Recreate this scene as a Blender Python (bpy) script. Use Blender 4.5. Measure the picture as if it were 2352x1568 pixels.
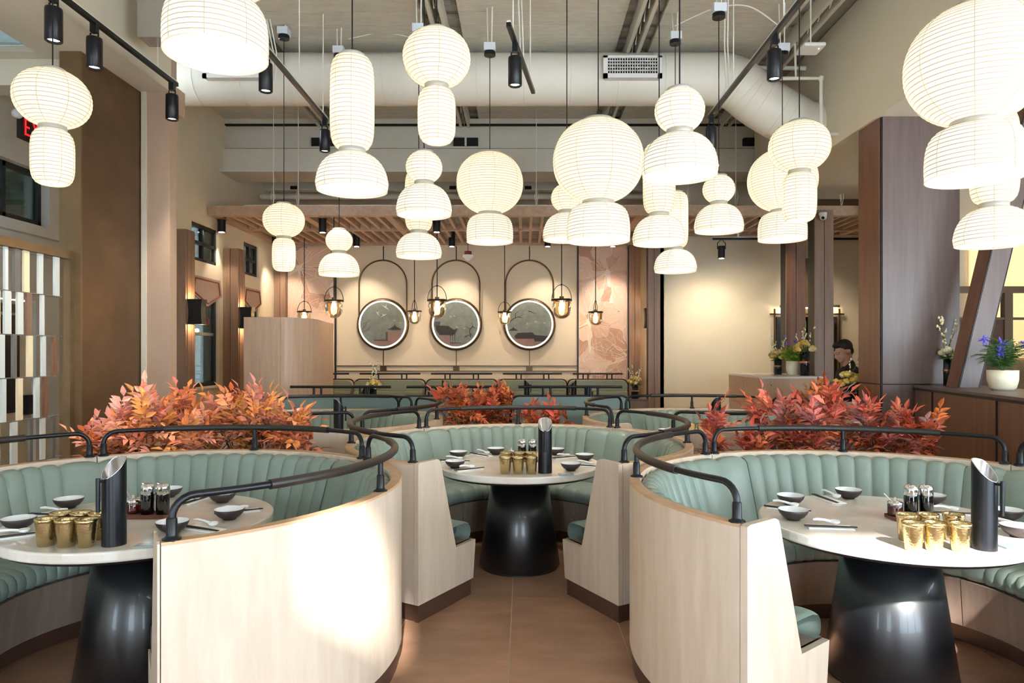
import bpy, bmesh, math, random
from math import sin, cos, pi, radians, sqrt, atan2
from mathutils import Vector, Matrix
random.seed(7)
sc = bpy.context.scene
for o in list(bpy.data.objects):
    bpy.data.objects.remove(o)
COL = sc.collection

# ------------------------------------------------------------------ camera
F, HZ, PX, H = 1590.0, 812.0, 1203.0, 1.555      # focal length, horizon, principal x (pixels), camera height
cam = bpy.data.cameras.new('camera'); camo = bpy.data.objects.new('camera', cam); COL.objects.link(camo)
cam.sensor_width = 36.0; cam.lens = 36.0 * F / 2352.0
cam.shift_x = (1176 - PX) / 2352.0; cam.shift_y = (HZ - 784) / 2352.0
cam.clip_start = 0.05
camo.location = (0, 0, H); camo.rotation_euler = (pi / 2, 0, 0)
sc.camera = camo

# ------------------------------------------------------------------ world, sun, exposure
w = bpy.data.worlds.new('daylight'); sc.world = w; w.use_nodes = True
bg = w.node_tree.nodes['Background']; bg.inputs[0].default_value = (0.70, 0.85, 1.0, 1); bg.inputs[1].default_value = 6.5
sun = bpy.data.lights.new('sun', 'SUN'); sun.energy = 16.0; sun.angle = radians(2.2); sun.color = (1.0, 0.96, 0.9)
suno = bpy.data.objects.new('sun', sun); COL.objects.link(suno)
suno.rotation_euler = Vector((-0.15, 1.0, -0.75)).to_track_quat('-Z', 'Y').to_euler()
vs = sc.view_settings; vs.view_transform = 'Standard'; vs.look = 'None'; vs.exposure = 1.12; vs.gamma = 1.0
vs.use_curve_mapping = False
cy = sc.cycles; cy.max_bounces = 4; cy.diffuse_bounces = 3; cy.glossy_bounces = 3; cy.transmission_bounces = 4; cy.transparent_max_bounces = 8
cy.caustics_reflective = False; cy.caustics_refractive = False; cy.use_adaptive_sampling = True; cy.adaptive_threshold = 0.15; cy.adaptive_min_samples = 16
cy.sample_clamp_indirect = 6.0

# ------------------------------------------------------------------ helpers
def lin(c):
    r = [(x / 255.0) for x in c]
    return tuple((x / 12.92 if x <= 0.04045 else ((x + 0.055) / 1.055) ** 2.4) for x in r) + (1.0,)
def at(px, py, Y):
    return Vector(((px - PX) * Y / F, Y, H + (HZ - py) * Y / F))
def onz(px, py, z):
    Y = (H - z) * F / (py - HZ)
    return Vector(((px - PX) * Y / F, Y, z))

MATS = {}
def mat(name, col, rough=0.5, metal=0.0, spec=0.5, noise=0.0, nscale=8.0, stretch=(1, 1, 1), col2=None, bump=0.0, bscale=40.0,
        emit=None, estr=0.0, objrand=None, coat=0.0):
    m = bpy.data.materials.new(name); m.use_nodes = True; nt = m.node_tree; N = nt.nodes; L = nt.links
    b = N['Principled BSDF']; b.inputs['Roughness'].default_value = rough; b.inputs['Metallic'].default_value = metal
    b.inputs['Specular IOR Level'].default_value = spec; b.inputs['Coat Weight'].default_value = coat
    c = lin(col); b.inputs['Base Color'].default_value = c
    if noise or col2 or bump:
        tc = N.new('ShaderNodeTexCoord'); mp = N.new('ShaderNodeMapping'); mp.inputs['Scale'].default_value = stretch
        L.new(tc.outputs['Object'], mp.inputs['Vector'])
    if noise or col2:
        nz = N.new('ShaderNodeTexNoise'); nz.inputs['Scale'].default_value = nscale; nz.inputs['Detail'].default_value = 6
        nz.inputs['Roughness'].default_value = 0.62
        L.new(mp.outputs[0], nz.inputs['Vector'])
        rp = N.new('ShaderNodeValToRGB'); c2 = lin(col2) if col2 else tuple(x * (1 - noise) for x in c[:3]) + (1,)
        rp.color_ramp.elements[0].position = 0.34; rp.color_ramp.elements[1].position = 0.68
        rp.color_ramp.elements[0].color = c2; rp.color_ramp.elements[1].color = c
        L.new(nz.outputs[0], rp.inputs[0]); L.new(rp.outputs[0], b.inputs['Base Color'])
    if bump:
        nb = N.new('ShaderNodeTexNoise'); nb.inputs['Scale'].default_value = bscale; nb.inputs['Detail'].default_value = 4
        L.new(mp.outputs[0], nb.inputs['Vector'])
        bp = N.new('ShaderNodeBump'); bp.inputs['Strength'].default_value = bump; bp.inputs['Distance'].default_value = 0.01
        L.new(nb.outputs[0], bp.inputs['Height']); L.new(bp.outputs[0], b.inputs['Normal'])
    if objrand:
        oi = N.new('ShaderNodeObjectInfo'); rp = N.new('ShaderNodeValToRGB'); rp.color_ramp.interpolation = 'LINEAR'
        els = rp.color_ramp.elements
        while len(els) < len(objrand): els.new(0.5)
        for i, cc in enumerate(objrand):
            els[i].position = i / (len(objrand) - 1); els[i].color = lin(cc)
        L.new(oi.outputs['Random'], rp.inputs[0])
        g = N.new('ShaderNodeNewGeometry'); hs = N.new('ShaderNodeHueSaturation')
        mr = N.new('ShaderNodeMapRange'); mr.inputs[3].default_value = 0.6; mr.inputs[4].default_value = 1.35
        L.new(g.outputs['Random Per Island'], mr.inputs[0]); L.new(mr.outputs[0], hs.inputs['Value'])
        L.new(rp.outputs[0], hs.inputs['Color']); L.new(hs.outputs[0], b.inputs['Base Color'])
    if emit:
        b.inputs['Emission Color'].default_value = lin(emit); b.inputs['Emission Strength'].default_value = estr
    MATS[name] = m
    return m

class MB:
    """collects shapes (world coordinates unless local) and links them as one mesh object"""
    def __init__(s): s.v = []; s.f = []; s.s = []
    def add(s, vs_, fs_, smooth=False):
        k = len(s.v); s.v += [tuple(p) for p in vs_]
        for f in fs_: s.f.append(tuple(i + k for i in f)); s.s.append(smooth)
        return s
    def box(s, x0, x1, y0, y1, z0, z1):
        return s.add([(x0, y0, z0), (x1, y0, z0), (x1, y1, z0), (x0, y1, z0), (x0, y0, z1), (x1, y0, z1), (x1, y1, z1), (x0, y1, z1)],
                     [(3, 2, 1, 0), (4, 5, 6, 7), (0, 1, 5, 4), (1, 2, 6, 5), (2, 3, 7, 6), (3, 0, 4, 7)])
    def obox(s, c, sx, sy, sz, M=None):
        M = M or Matrix.Identity(3); c = Vector(c); vs_ = []
        for z in (-1, 1):
            for x, y in ((-1, -1), (1, -1), (1, 1), (-1, 1)):
                vs_.append(c + M @ Vector((x * sx / 2, y * sy / 2, z * sz / 2)))
        return s.add(vs_, [(3, 2, 1, 0), (4, 5, 6, 7), (0, 1, 5, 4), (1, 2, 6, 5), (2, 3, 7, 6), (3, 0, 4, 7)])
    def bbox(s, x0, x1, y0, y1, z0, z1, b=0.004):
        """box with chamfered edges"""
        bm = bmesh.new(); bmesh.ops.create_cube(bm, size=1)
        for q in bm.verts: q.co = Vector(((x0 + x1) / 2 + q.co.x * (x1 - x0), (y0 + y1) / 2 + q.co.y * (y1 - y0), (z0 + z1) / 2 + q.co.z * (z1 - z0)))
        bmesh.ops.bevel(bm, geom=bm.edges[:], offset=b, segments=2, affect='EDGES', profile=0.6)
        s.bm(bm); return s
    def bm(s, bm, smooth=False, M=None):
        bm.verts.index_update()
        s.add([(M @ q.co) if M else q.co.copy() for q in bm.verts], [[q.index for q in f.verts] for f in bm.faces], smooth); bm.free(); return s
    def prism(s, poly, z0, z1):
        n = len(poly)
        a = sum(poly[i][0] * poly[(i + 1) % n][1] - poly[(i + 1) % n][0] * poly[i][1] for i in range(n))
        if a < 0: poly = poly[::-1]
        vs_ = [(p[0], p[1], z0) for p in poly] + [(p[0], p[1], z1) for p in poly]
        fs_ = [tuple(range(n - 1, -1, -1)), tuple(range(n, 2 * n))] + [(i, (i + 1) % n, n + (i + 1) % n, n + i) for i in range(n)]
        return s.add(vs_, fs_)
    def slab(s, poly3, d):
        """planar polygon (3-D points) thickened by vector d"""
        n = len(poly3); d = Vector(d); p = [Vector(q) for q in poly3]
        nn = Vector((0, 0, 0))
        for i in range(n): nn += p[i].cross(p[(i + 1) % n])
        if nn.dot(d) > 0: p = p[::-1]
        vs_ = p + [q + d for q in p]
        return s.add(vs_, [tuple(range(n)), tuple(range(2 * n - 1, n - 1, -1))] + [((i + 1) % n, i, n + i, n + (i + 1) % n) for i in range(n)])
    def lathe(s, prof, c=(0, 0, 0), n=32, a0=0.0, a1=2 * pi, smooth=True, closed=False, caps=False):
        full = abs(a1 - a0 - 2 * pi) < 1e-6; m = len(prof); cols = n if full else n + 1
        vs_ = []
        for j in range(cols):
            a = a0 + (a1 - a0) * j / n
            for r, z in prof: vs_.append((c[0] + r * cos(a), c[1] + r * sin(a), c[2] + z))
        fs_ = []
        for j in range(n):
            j2 = (j + 1) % cols
            for i in range(m if closed else m - 1):
                i2 = (i + 1) % m
                fs_.append((j * m + i, j2 * m + i, j2 * m + i2, j * m + i2))
        s.add(vs_, fs_, smooth)
        if caps and not full:
            s.add([vs_[i] for i in range(m)], [tuple(range(m))]); s.add([vs_[n * m + i] for i in range(m)], [tuple(range(m - 1, -1, -1))])
        return s
    def tube(s, path, r, n=8, caps=True, closed=False):
        P = [Vector(p) for p in path]; k = len(P); rr = r if isinstance(r, (list, tuple)) else [r] * k
        up = None; vs_ = []
        for i in range(k):
            if closed: t = P[(i + 1) % k] - P[i - 1]
            else: t = P[min(i + 1, k - 1)] - P[max(i - 1, 0)]
            if t.length < 1e-9: t = Vector((0, 0, 1))
            t.normalize()
            if up is None:
                up = Vector((0, 0, 1)) if abs(t.z) < 0.9 else Vector((1, 0, 0))
            u = (up - t * up.dot(t))
            if u.length < 1e-6: u = t.orthogonal()
            u.normalize(); up = u; v = t.cross(u)
            for j in range(n):
                a = 2 * pi * j / n; vs_.append(P[i] + (u * cos(a) + v * sin(a)) * rr[i])
        fs_ = []
        for i in range(k if closed else k - 1):
            i2 = (i + 1) % k
            for j in range(n): fs_.append((i * n + j, i * n + (j + 1) % n, i2 * n + (j + 1) % n, i2 * n + j))
        s.add(vs_, fs_, True)
        if caps and not closed:
            s.add(vs_[:n], [tuple(range(n - 1, -1, -1))]); s.add(vs_[-n:], [tuple(range(n))])
        return s
    def cyl(s, c, r, z0, z1, n=20, r2=None):
        r2 = r if r2 is None else r2
        return s.lathe([(0, z0), (r, z0)], c, n, smooth=False).lathe([(r, z0), (r2, z1)], c, n).lathe([(r2, z1), (0, z1)], c, n, smooth=False)
    def ball(s, c, r, seg=10, rings=6, sc_=(1, 1, 1), M=None):
        bm = bmesh.new(); bmesh.ops.create_uvsphere(bm, u_segments=seg, v_segments=rings, radius=1)
        c = Vector(c)
        for q in bm.verts:
            p = Vector((q.co.x * r * sc_[0], q.co.y * r * sc_[1], q.co.z * r * sc_[2])); q.co = c + (M @ p if M else p)
        return s.bm(bm, True)
    def mesh(s, name):
        me = bpy.data.meshes.new(name); me.from_pydata(s.v, [], s.f)
        me.polygons.foreach_set('use_smooth', s.s); me.update(); return me
    def build(s, name, m, parent=None, local=False, label=None, kind=None):
        if parent is not None and not local:
            o_ = Vector((0, 0, 0)); q = parent
            while q is not None: o_ += Vector(q.location); q = q.parent
            s.v = [tuple(Vector(p) - o_) for p in s.v]
        me = s.mesh(name)
        return link(name, me, m, parent, label, kind)

def link(name, me, m, parent=None, label=None, kind=None):
    if m is not None and not me.materials: me.materials.append(MATS[m] if isinstance(m, str) else m)
    o = bpy.data.objects.new(name, me); COL.objects.link(o); o.parent = parent
    if label: o['label'] = label
    if kind: o['kind'] = kind
    return o
def T(name, label, cat, loc=(0, 0, 0), rz=0.0, group=None):
    o = bpy.data.objects.new(name, None); COL.objects.link(o); o.location = loc; o.rotation_euler = (0, 0, rz)
    o.empty_display_size = 0.1
    o['label'] = label; o['category'] = cat
    if group: o['group'] = group
    return o
def tag(o, label, cat, group=None):
    o['label'] = label; o['category'] = cat
    if group: o['group'] = group
    return o
def struct(o, label=None):
    o['kind'] = 'structure'
    if label: o['label'] = label
    return o
def S(name, label=None, loc=(0, 0, 0)):
    o = bpy.data.objects.new(name, None); COL.objects.link(o); o.location = loc; o.empty_display_size = 0.1; return struct(o, label)
def dup(root, loc, rz=0.0, label=None, group=None):
    r = root.copy(); COL.objects.link(r); r.location = loc; r.rotation_euler = (0, 0, rz)
    if label: r['label'] = label
    if group: r['group'] = group
    for ch in list(root.children):
        c = ch.copy(); COL.objects.link(c); c.parent = r
        for g in list(ch.children):
            d = g.copy(); COL.objects.link(d); d.parent = c
    return r
def lamp(name, kind, loc, power, col=(1, 0.86, 0.68), parent=None, aim=None, size=0.05, angle=60, blend=0.6):
    l = bpy.data.lights.new(name, kind); l.energy = power; l.color = col
    if kind == 'SPOT': l.spot_size = radians(angle); l.spot_blend = blend; l.shadow_soft_size = size
    else: l.shadow_soft_size = size
    o = bpy.data.objects.new(name, l); COL.objects.link(o); o.location = loc
    if aim is not None: o.rotation_euler = (Vector(aim) - Vector(loc)).to_track_quat('-Z', 'Y').to_euler()
    if parent is not None:
        o.parent = parent
        q = parent; off = Vector((0, 0, 0))
        while q is not None: off += Vector(q.location); q = q.parent
        o.location = Vector(loc) - off
    return o

# ------------------------------------------------------------------ materials
mat('tile', (178, 136, 108), 0.42, noise=0.3, nscale=2.2, stretch=(1, 2.5, 1), bump=0.06, bscale=60)
mat('grout', (205, 188, 165), 0.8)
mat('wood_light', (212, 194, 174), 0.5, col2=(198, 178, 156), nscale=3.0, stretch=(6, 6, 0.7), bump=0.05, bscale=30)
mat('wood_rim', (205, 168, 132), 0.5, col2=(190, 150, 115), nscale=9)
mat('wood_oak', (214, 182, 154), 0.5, col2=(198, 164, 136), nscale=3.5, stretch=(7, 7, 0.5))
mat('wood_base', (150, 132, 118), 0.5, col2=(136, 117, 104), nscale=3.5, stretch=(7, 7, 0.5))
mat('plinth', (84, 58, 46), 0.45, noise=0.2, nscale=6)
mat('vinyl', (136, 151, 140), 0.38, noise=0.06, nscale=5, bump=0.06, bscale=120, spec=0.5)
mat('vinyl_dark', (122, 144, 140), 0.4, noise=0.06, nscale=5)
mat('vinyl_olive', (132, 138, 112), 0.42, noise=0.06, nscale=5)
mat('black_metal', (21, 22, 27), 0.34, metal=0.3, spec=0.5)
mat('black_cone', (15, 16, 20), 0.34, spec=0.7, coat=0.25)
mat('black_grip', (38, 32, 28), 0.42)
mat('marble', (236, 231, 222), 0.16, col2=(216, 205, 192), nscale=3.2, spec=0.6)
mat('cream_wall', (214, 198, 172), 0.75, noise=0.04, nscale=3)
mat('beige_wall', (222, 208, 180), 0.75, noise=0.04, nscale=3)
mat('fascia', (222, 212, 190), 0.8, noise=0.04, nscale=2)
mat('white_paint', (222, 218, 206), 0.6, noise=0.05, nscale=3)
mat('girder_paint', (206, 199, 182), 0.6, noise=0.07, nscale=2.5)
mat('panel_ceiling', (214, 206, 188), 0.9, noise=0.16, nscale=7, stretch=(1, 4, 1), bump=0.3, bscale=60)
mat('deck', (150, 142, 126), 0.8, noise=0.1)
mat('veneer', (132, 92, 70), 0.36, col2=(112, 76, 58), nscale=3.0, stretch=(6, 6, 0.4))
mat('veneer_taupe_cool_lit', (110, 92, 86), 0.38, col2=(96, 79, 73), nscale=3.0, stretch=(6, 6, 0.4))  # brown veneer shifted to taupe: cool daylight put into the colour
mat('veneer_pil', (142, 112, 90), 0.42, col2=(124, 95, 75), nscale=3.0, stretch=(6, 6, 0.4))
mat('slat_wood', (192, 160, 134), 0.5, col2=(174, 142, 116), nscale=4, stretch=(5, 1, 5))
mat('bronze', (112, 84, 58), 0.36, metal=0.4, noise=0.25, nscale=3, bump=0.08, bscale=200)
mat('bronze_light', (124, 100, 70), 0.38, metal=0.35, noise=0.15)
mat('tan_panel', (190, 160, 136), 0.5, noise=0.04)
mat('reveal', (24, 20, 19), 0.5)
mat('brass_dark', (92, 70, 46), 0.35, metal=0.7)
mat('gold', (202, 180, 132), 0.26, metal=1.0)
mat('chrome', (226, 226, 228), 0.1, metal=1.0)
mat('steel', (198, 198, 200), 0.22, metal=1.0)
mat('soy', (10, 7, 8), 0.06, spec=0.7, coat=0.5)
mat('chili', (120, 18, 14), 0.25)
mat('tray', (110, 62, 46), 0.5)
mat('bowl_out', (60, 50, 48), 0.4)
mat('bowl_in', (232, 234, 236), 0.18)
mat('ceramic', (244, 244, 242), 0.2)
mat('paper', (246, 246, 246), 0.85)
mat('stick', (40, 32, 30), 0.35)
mat('jbox', (214, 220, 224), 0.5)
mat('conduit', (226, 222, 210), 0.55)
mat('grille', (226, 224, 218), 0.5)
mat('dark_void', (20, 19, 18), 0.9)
mat('duct', (226, 220, 206), 0.5, noise=0.04, nscale=2)
mat('cap_metal', (168, 165, 158), 0.45, metal=0.2)
mat('window_black', (22, 24, 26), 0.4)
mat('hedge', (96, 112, 90), 0.9, col2=(40, 48, 42), nscale=6)
mat('blind', (172, 146, 130), 0.85)
mat('blind_trim', (122, 62, 44), 0.7)
mat('painting', (122, 128, 120), 0.75, col2=(100, 106, 100), nscale=9)
mat('ink', (48, 44, 44), 0.8)
mat('ink_soft', (74, 70, 70), 0.8)
mat('wash_pink', (140, 110, 106), 0.8, noise=0.2, nscale=12)
mat('crane', (214, 206, 196), 0.8)
mat('led', (255, 246, 226), 0.5, emit=(255, 244, 222), estr=3.0)
mat('lens', (255, 250, 240), 0.4, emit=(255, 244, 226), estr=14.0)
mat('sconce_glow', (255, 226, 180), 0.5, emit=(255, 206, 150), estr=6.0)
mat('filament', (255, 210, 140), 0.5, emit=(255, 214, 150), estr=22.0)
mat('exit_black', (20, 20, 22), 0.5)
mat('exit_red', (255, 40, 40), 0.5, emit=(255, 24, 28), estr=1.2)
mat('alarm_red', (120, 30, 34), 0.5)
mat('white_plastic', (232, 230, 226), 0.4)
mat('skin', (198, 150, 128), 0.55, noise=0.05)
mat('hair', (26, 22, 20), 0.6)
mat('shirt', (24, 23, 24), 0.8)
mat('trousers', (32, 32, 36), 0.8)
mat('leather', (22, 18, 16), 0.4)
mat('vase_black', (30, 40, 42), 0.14, noise=0.4, nscale=20)
mat('copper', (196, 132, 92), 0.3, metal=0.9)
mat('pot_cream', (238, 228, 200), 0.35)
mat('petal_yellow', (226, 186, 84), 0.6, objrand=[(240, 214, 120), (226, 176, 62), (236, 226, 180)])
mat('petal_cream', (236, 228, 186), 0.6)
mat('petal_blue', (112, 104, 214), 0.6)
mat('twig', (96, 84, 52), 0.7)
mat('green', (92, 128, 44), 0.55)
mat('green_dark', (74, 108, 48), 0.55)
mat('fern', (150, 188, 62), 0.5, noise=0.3, nscale=12)
mat('leaf_orange', (220, 110, 50), 0.5, objrand=[(232, 148, 64), (234, 142, 102), (240, 168, 150), (222, 116, 70), (238, 170, 84), (230, 150, 130)])
mat('leaf_red', (190, 60, 40), 0.5, objrand=[(198, 90, 46), (184, 66, 52), (216, 114, 90), (208, 110, 48), (168, 122, 118), (196, 80, 56)])
mat('leaf_rust', (180, 70, 30), 0.5, objrand=[(208, 110, 56), (204, 84, 66), (222, 134, 70), (196, 92, 68)])
mat('stem', (110, 72, 44), 0.7)
mat('soil', (46, 34, 26), 0.95, bump=0.5, bscale=50)
mat('fin_grey', (120, 118, 116), 0.35, metal=0.4)
mat('fin_pale', (206, 212, 208), 0.3)
mat('fin_cream', (232, 214, 178), 0.5)
mat('door_cream', (220, 206, 172), 0.55)
mat('sign_glass', (150, 170, 170), 0.08)
mat('stone_white', (236, 232, 226), 0.25)
mat('lattice', (98, 78, 60), 0.5)
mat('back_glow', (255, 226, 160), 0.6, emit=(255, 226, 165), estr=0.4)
mat('ridged_glass', (86, 104, 78), 0.15, noise=0.4, nscale=3, stretch=(30, 1, 0.3))

def glass_mat(name, tint, alpha, rough=0.03):
    m = bpy.data.materials.new(name); m.use_nodes = True; nt = m.node_tree; N = nt.nodes; L = nt.links
    N.remove(N['Principled BSDF']); out = N['Material Output']
    tr = N.new('ShaderNodeBsdfTransparent'); tr.inputs[0].default_value = lin(tint)
    gl = N.new('ShaderNodeBsdfGlossy'); gl.inputs['Roughness'].default_value = rough
    fr = N.new('ShaderNodeFresnel'); fr.inputs[0].default_value = 1.45
    ma = N.new('ShaderNodeMath'); ma.operation = 'MULTIPLY_ADD'; ma.inputs[1].default_value = 0.9; ma.inputs[2].default_value = alpha
    mx = N.new('ShaderNodeMixShader'); L.new(fr.outputs[0], ma.inputs[0]); L.new(ma.outputs[0], mx.inputs[0])
    L.new(tr.outputs[0], mx.inputs[1]); L.new(gl.outputs[0], mx.inputs[2]); L.new(mx.outputs[0], out.inputs[0]); MATS[name] = m
glass_mat('glass_amber', (250, 232, 196), 0.05)
glass_mat('glass_clear', (236, 240, 238), 0.04)
glass_mat('glass_window', (196, 206, 202), 0.06)

def hammered():
    m = MATS['gold']; nt = m.node_tree; N = nt.nodes; L = nt.links; b = N['Principled BSDF']
    tc = N.new('ShaderNodeTexCoord'); vo = N.new('ShaderNodeTexVoronoi'); vo.inputs['Scale'].default_value = 150
    bp = N.new('ShaderNodeBump'); bp.inputs['Strength'].default_value = 0.35; bp.inputs['Distance'].default_value = 0.002
    L.new(tc.outputs['Object'], vo.inputs['Vector']); L.new(vo.outputs['Distance'], bp.inputs['Height']); L.new(bp.outputs[0], b.inputs['Normal'])
hammered()

def paper_mat(name, col, estr, tcol):
    m = bpy.data.materials.new(name); m.use_nodes = True; nt = m.node_tree; N = nt.nodes; L = nt.links
    b = N['Principled BSDF']; b.inputs['Base Color'].default_value = lin(col); b.inputs['Roughness'].default_value = 0.8
    b.inputs['Specular IOR Level'].default_value = 0.15
    out = N['Material Output']; tl = N.new('ShaderNodeBsdfTranslucent'); tl.inputs[0].default_value = lin(tcol)
    mx = N.new('ShaderNodeMixShader'); mx.inputs[0].default_value = 0.55
    em = N.new('ShaderNodeEmission'); em.inputs[0].default_value = lin(tcol); em.inputs[1].default_value = estr
    ad = N.new('ShaderNodeAddShader')
    L.new(b.outputs[0], mx.inputs[1]); L.new(tl.outputs[0], mx.inputs[2]); L.new(mx.outputs[0], ad.inputs[0]); L.new(em.outputs[0], ad.inputs[1])
    L.new(ad.outputs[0], out.inputs[0]); MATS[name] = m
paper_mat('paper_warm', (240, 230, 202), 0.15, (255, 244, 218))
paper_mat('paper_white', (242, 235, 216), 0.06, (255, 250, 238))
mat('rib', (178, 166, 136), 0.7, emit=(226, 208, 166), estr=0.03)
mat('diffuser', (255, 250, 240), 0.6, emit=(255, 248, 236), estr=0.9)

mat('mural_base', (232, 214, 198), 0.8)
mat('mural_line', (244, 230, 214), 0.8)
for i_, c_ in enumerate(((196, 158, 136), (208, 172, 150), (182, 142, 120), (214, 184, 164))): mat('mural_%d' % i_, c_, 0.8)

for n_ in ('paper_warm', 'paper_white', 'lens', 'filament', 'sconce_glow', 'exit_red', 'rib'): MATS[n_].cycles.emission_sampling = 'NONE'
# ================================================================== SETTING
CEIL, YB = 5.2, 13.0
fl = struct(MB().box(-5.4, 7.2, -2.2, 13.2, -0.08, -0.004).build('floor', 'grout'))
TW, TL, tj = 0.62, 1.24, 0.006
me_t = MB().box(tj / 2, TW - tj / 2, tj / 2, TL - tj / 2, -0.02, 0.0).mesh('floor_tile')
for k in range(-8, 11):
    off = 4.41 if k % 2 == 0 else 4.163
    j0 = math.floor((-1.2 - off) / TL)
    for j in range(j0, j0 + 13):
        y0 = off + j * TL
        if y0 > 12.9: continue
        o = link('floor_tile', me_t, 'tile', fl); o.location = (-0.074 + k * TW, y0, 0)

def wall_y(name, X, t, y0, y1, z0, z1, ops, m):
    """wall in a plane X = const, thickness t to the outside, with openings (ya, yb, za, zb)"""
    ys = sorted({y0, y1} | {q for o in ops for q in o[:2]}); zs = sorted({z0, z1} | {q for o in ops for q in o[2:]})
    b = MB(); xa, xb = min(X, X + t), max(X, X + t)
    for i in range(len(ys) - 1):
        for j in range(len(zs) - 1):
            cy, cz = (ys[i] + ys[i + 1]) / 2, (zs[j] + zs[j + 1]) / 2
            if any(o[0] < cy < o[1] and o[2] < cz < o[3] for o in ops): continue
            b.box(xa, xb, ys[i], ys[i + 1], zs[j], zs[j + 1])
    return struct(b.build(name, m))
def wall_x(name, Y, t, x0, x1, z0, z1, ops, m):
    xs = sorted({x0, x1} | {q for o in ops for q in o[:2]}); zs = sorted({z0, z1} | {q for o in ops for q in o[2:]})
    b = MB(); ya, yb = min(Y, Y + t), max(Y, Y + t)
    for i in range(len(xs) - 1):
        for j in range(len(zs) - 1):
            cx, cz = (xs[i] + xs[i + 1]) / 2, (zs[j] + zs[j + 1]) / 2
            if any(o[0] < cx < o[1] and o[2] < cz < o[3] for o in ops): continue
            b.box(xs[i], xs[i + 1], ya, yb, zs[j], zs[j + 1])
    return struct(b.build(name, m))

wb = wall_x('wall_back', YB, 0.15, -4.8, 2.4, 0, CEIL + 0.1, [], 'cream_wall')
wall_x('wall_back_right', 12.0, 0.15, 2.33, 7.2, 0, CEIL + 0.1, [], 'beige_wall')
wall_y('wall_back_return', 2.33, 0.1, 12.0, 13.0, 0, CEIL + 0.1, [], 'beige_wall')
W1, W2 = (9.67, 10.5), (11.47, 12.1)
wall_y('wall_left', -4.64, -0.22, 8.4, 13.1, 0, CEIL + 0.1,
       [(W1[0], W1[1], 1.08, 2.6), (W1[0], W1[1], 2.88, 3.42), (W2[0], W2[1], 1.08, 2.6), (W2[0], W2[1], 2.88, 3.42)], 'beige_wall')
wall_y('wall_left_front', -5.2, -0.2, -2.2, 8.5, 0, 4.2, [(5.9, 7.5, 2.93, 3.5), (6.55, 7.45, 0, 2.12)], 'white_paint')
wall_x('wall_left_return', 8.4, 0.1, -5.3, -4.5, 0, CEIL + 0.1, [], 'white_paint')
wall_y('wall_right', 7.0, 0.15, -2.2, 12.1, 0, CEIL + 0.1, [(-1.8, -0.4, 0.1, 3.2), (-0.25, 1.15, 0.1, 3.2), (1.3, 2.7, 0.1, 3.2)], 'cream_wall')
# storefront wall behind the viewer: glazed doors below, unseen slots above, cut to throw the sun patches
ops = [(-4.9, -4.0, 0.1, 2.75), (-1.7, -0.7, 0.1, 2.75), (0.9, 2.2, 0.1, 2.75), (2.35, 3.65, 0.1, 2.75), (3.8, 5.2, 0.1, 2.75), (5.35, 6.8, 0.1, 2.75),
       (2.0, 2.7, 4.2, 4.62), (2.76, 3.25, 4.2, 4.66), (-0.1, 0.2, 4.1, 4.7)]
wall_x('wall_front', -2.0, -0.2, -5.4, 7.2, 0, CEIL + 0.1, ops, 'white_paint')
struct(MB().box(-5.4, 7.4, -5.2, -2.25, 2.85, 2.95).build('trim_1', 'white_paint'), 'unseen flat slab added outside the glazed front to block the sun')  # added out of view to keep sun off the lower openings

# ceiling: fibre panels between strips of steel deck
ce = struct(MB().box(-5.4, 7.2, -2.2, 13.2, CEIL + 0.08, CEIL + 0.16).build('ceiling', 'deck'))
strips = [-3.1, -0.9, 1.3, 3.15]
bays = [(-4.7, -3.3), (-2.9, -1.1), (-0.7, 1.1), (1.5, 2.95)]
for x0, x1 in bays:
    mep = MB().box(x0, x1, 0.004, 0.306, CEIL, CEIL + 0.06).mesh('ceiling_panel')
    for k in range(19):
        o = link('ceiling_panel', mep, 'panel_ceiling', ce); o.location = (0, 4.9 + 0.31 * k, 0)
    MB().box(x0, x1, -2, 4.896, CEIL, CEIL + 0.06).build('ceiling_panel', 'panel_ceiling', ce)
    MB().box(x0, x1, 10.8, 13.0, CEIL, CEIL + 0.06).build('ceiling_panel', 'panel_ceiling', ce)
n_trim = [2]
def trim(mb, m, label):
    o = struct(mb.build('trim_%d' % n_trim[0], m), label); n_trim[0] += 1; return o
for x in strips:
    b = MB()
    for k in range(30): b.box(x - 0.2, x + 0.2, 4.0 + k * 0.3, 4.14 + k * 0.3, CEIL + 0.035, CEIL + 0.08)
    b.build('deck_rib', 'deck', ce, kind='stuff')
    b = MB().box(x - 0.1, x - 0.06, -2, 10.8, CEIL - 0.12, CEIL + 0.05).box(x + 0.02, x + 0.06, -2, 10.8, CEIL - 0.12, CEIL + 0.05)
    for k in range(24):
        y = 4.0 + k * 0.28
        b.tube([(x - 0.02, y, CEIL - 0.11), (x - 0.02, y + 0.14, CEIL + 0.04), (x - 0.02, y + 0.28, CEIL - 0.11)], 0.008, 6)
    trim(b, 'girder_paint', 'painted steel joist under the deck')
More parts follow.
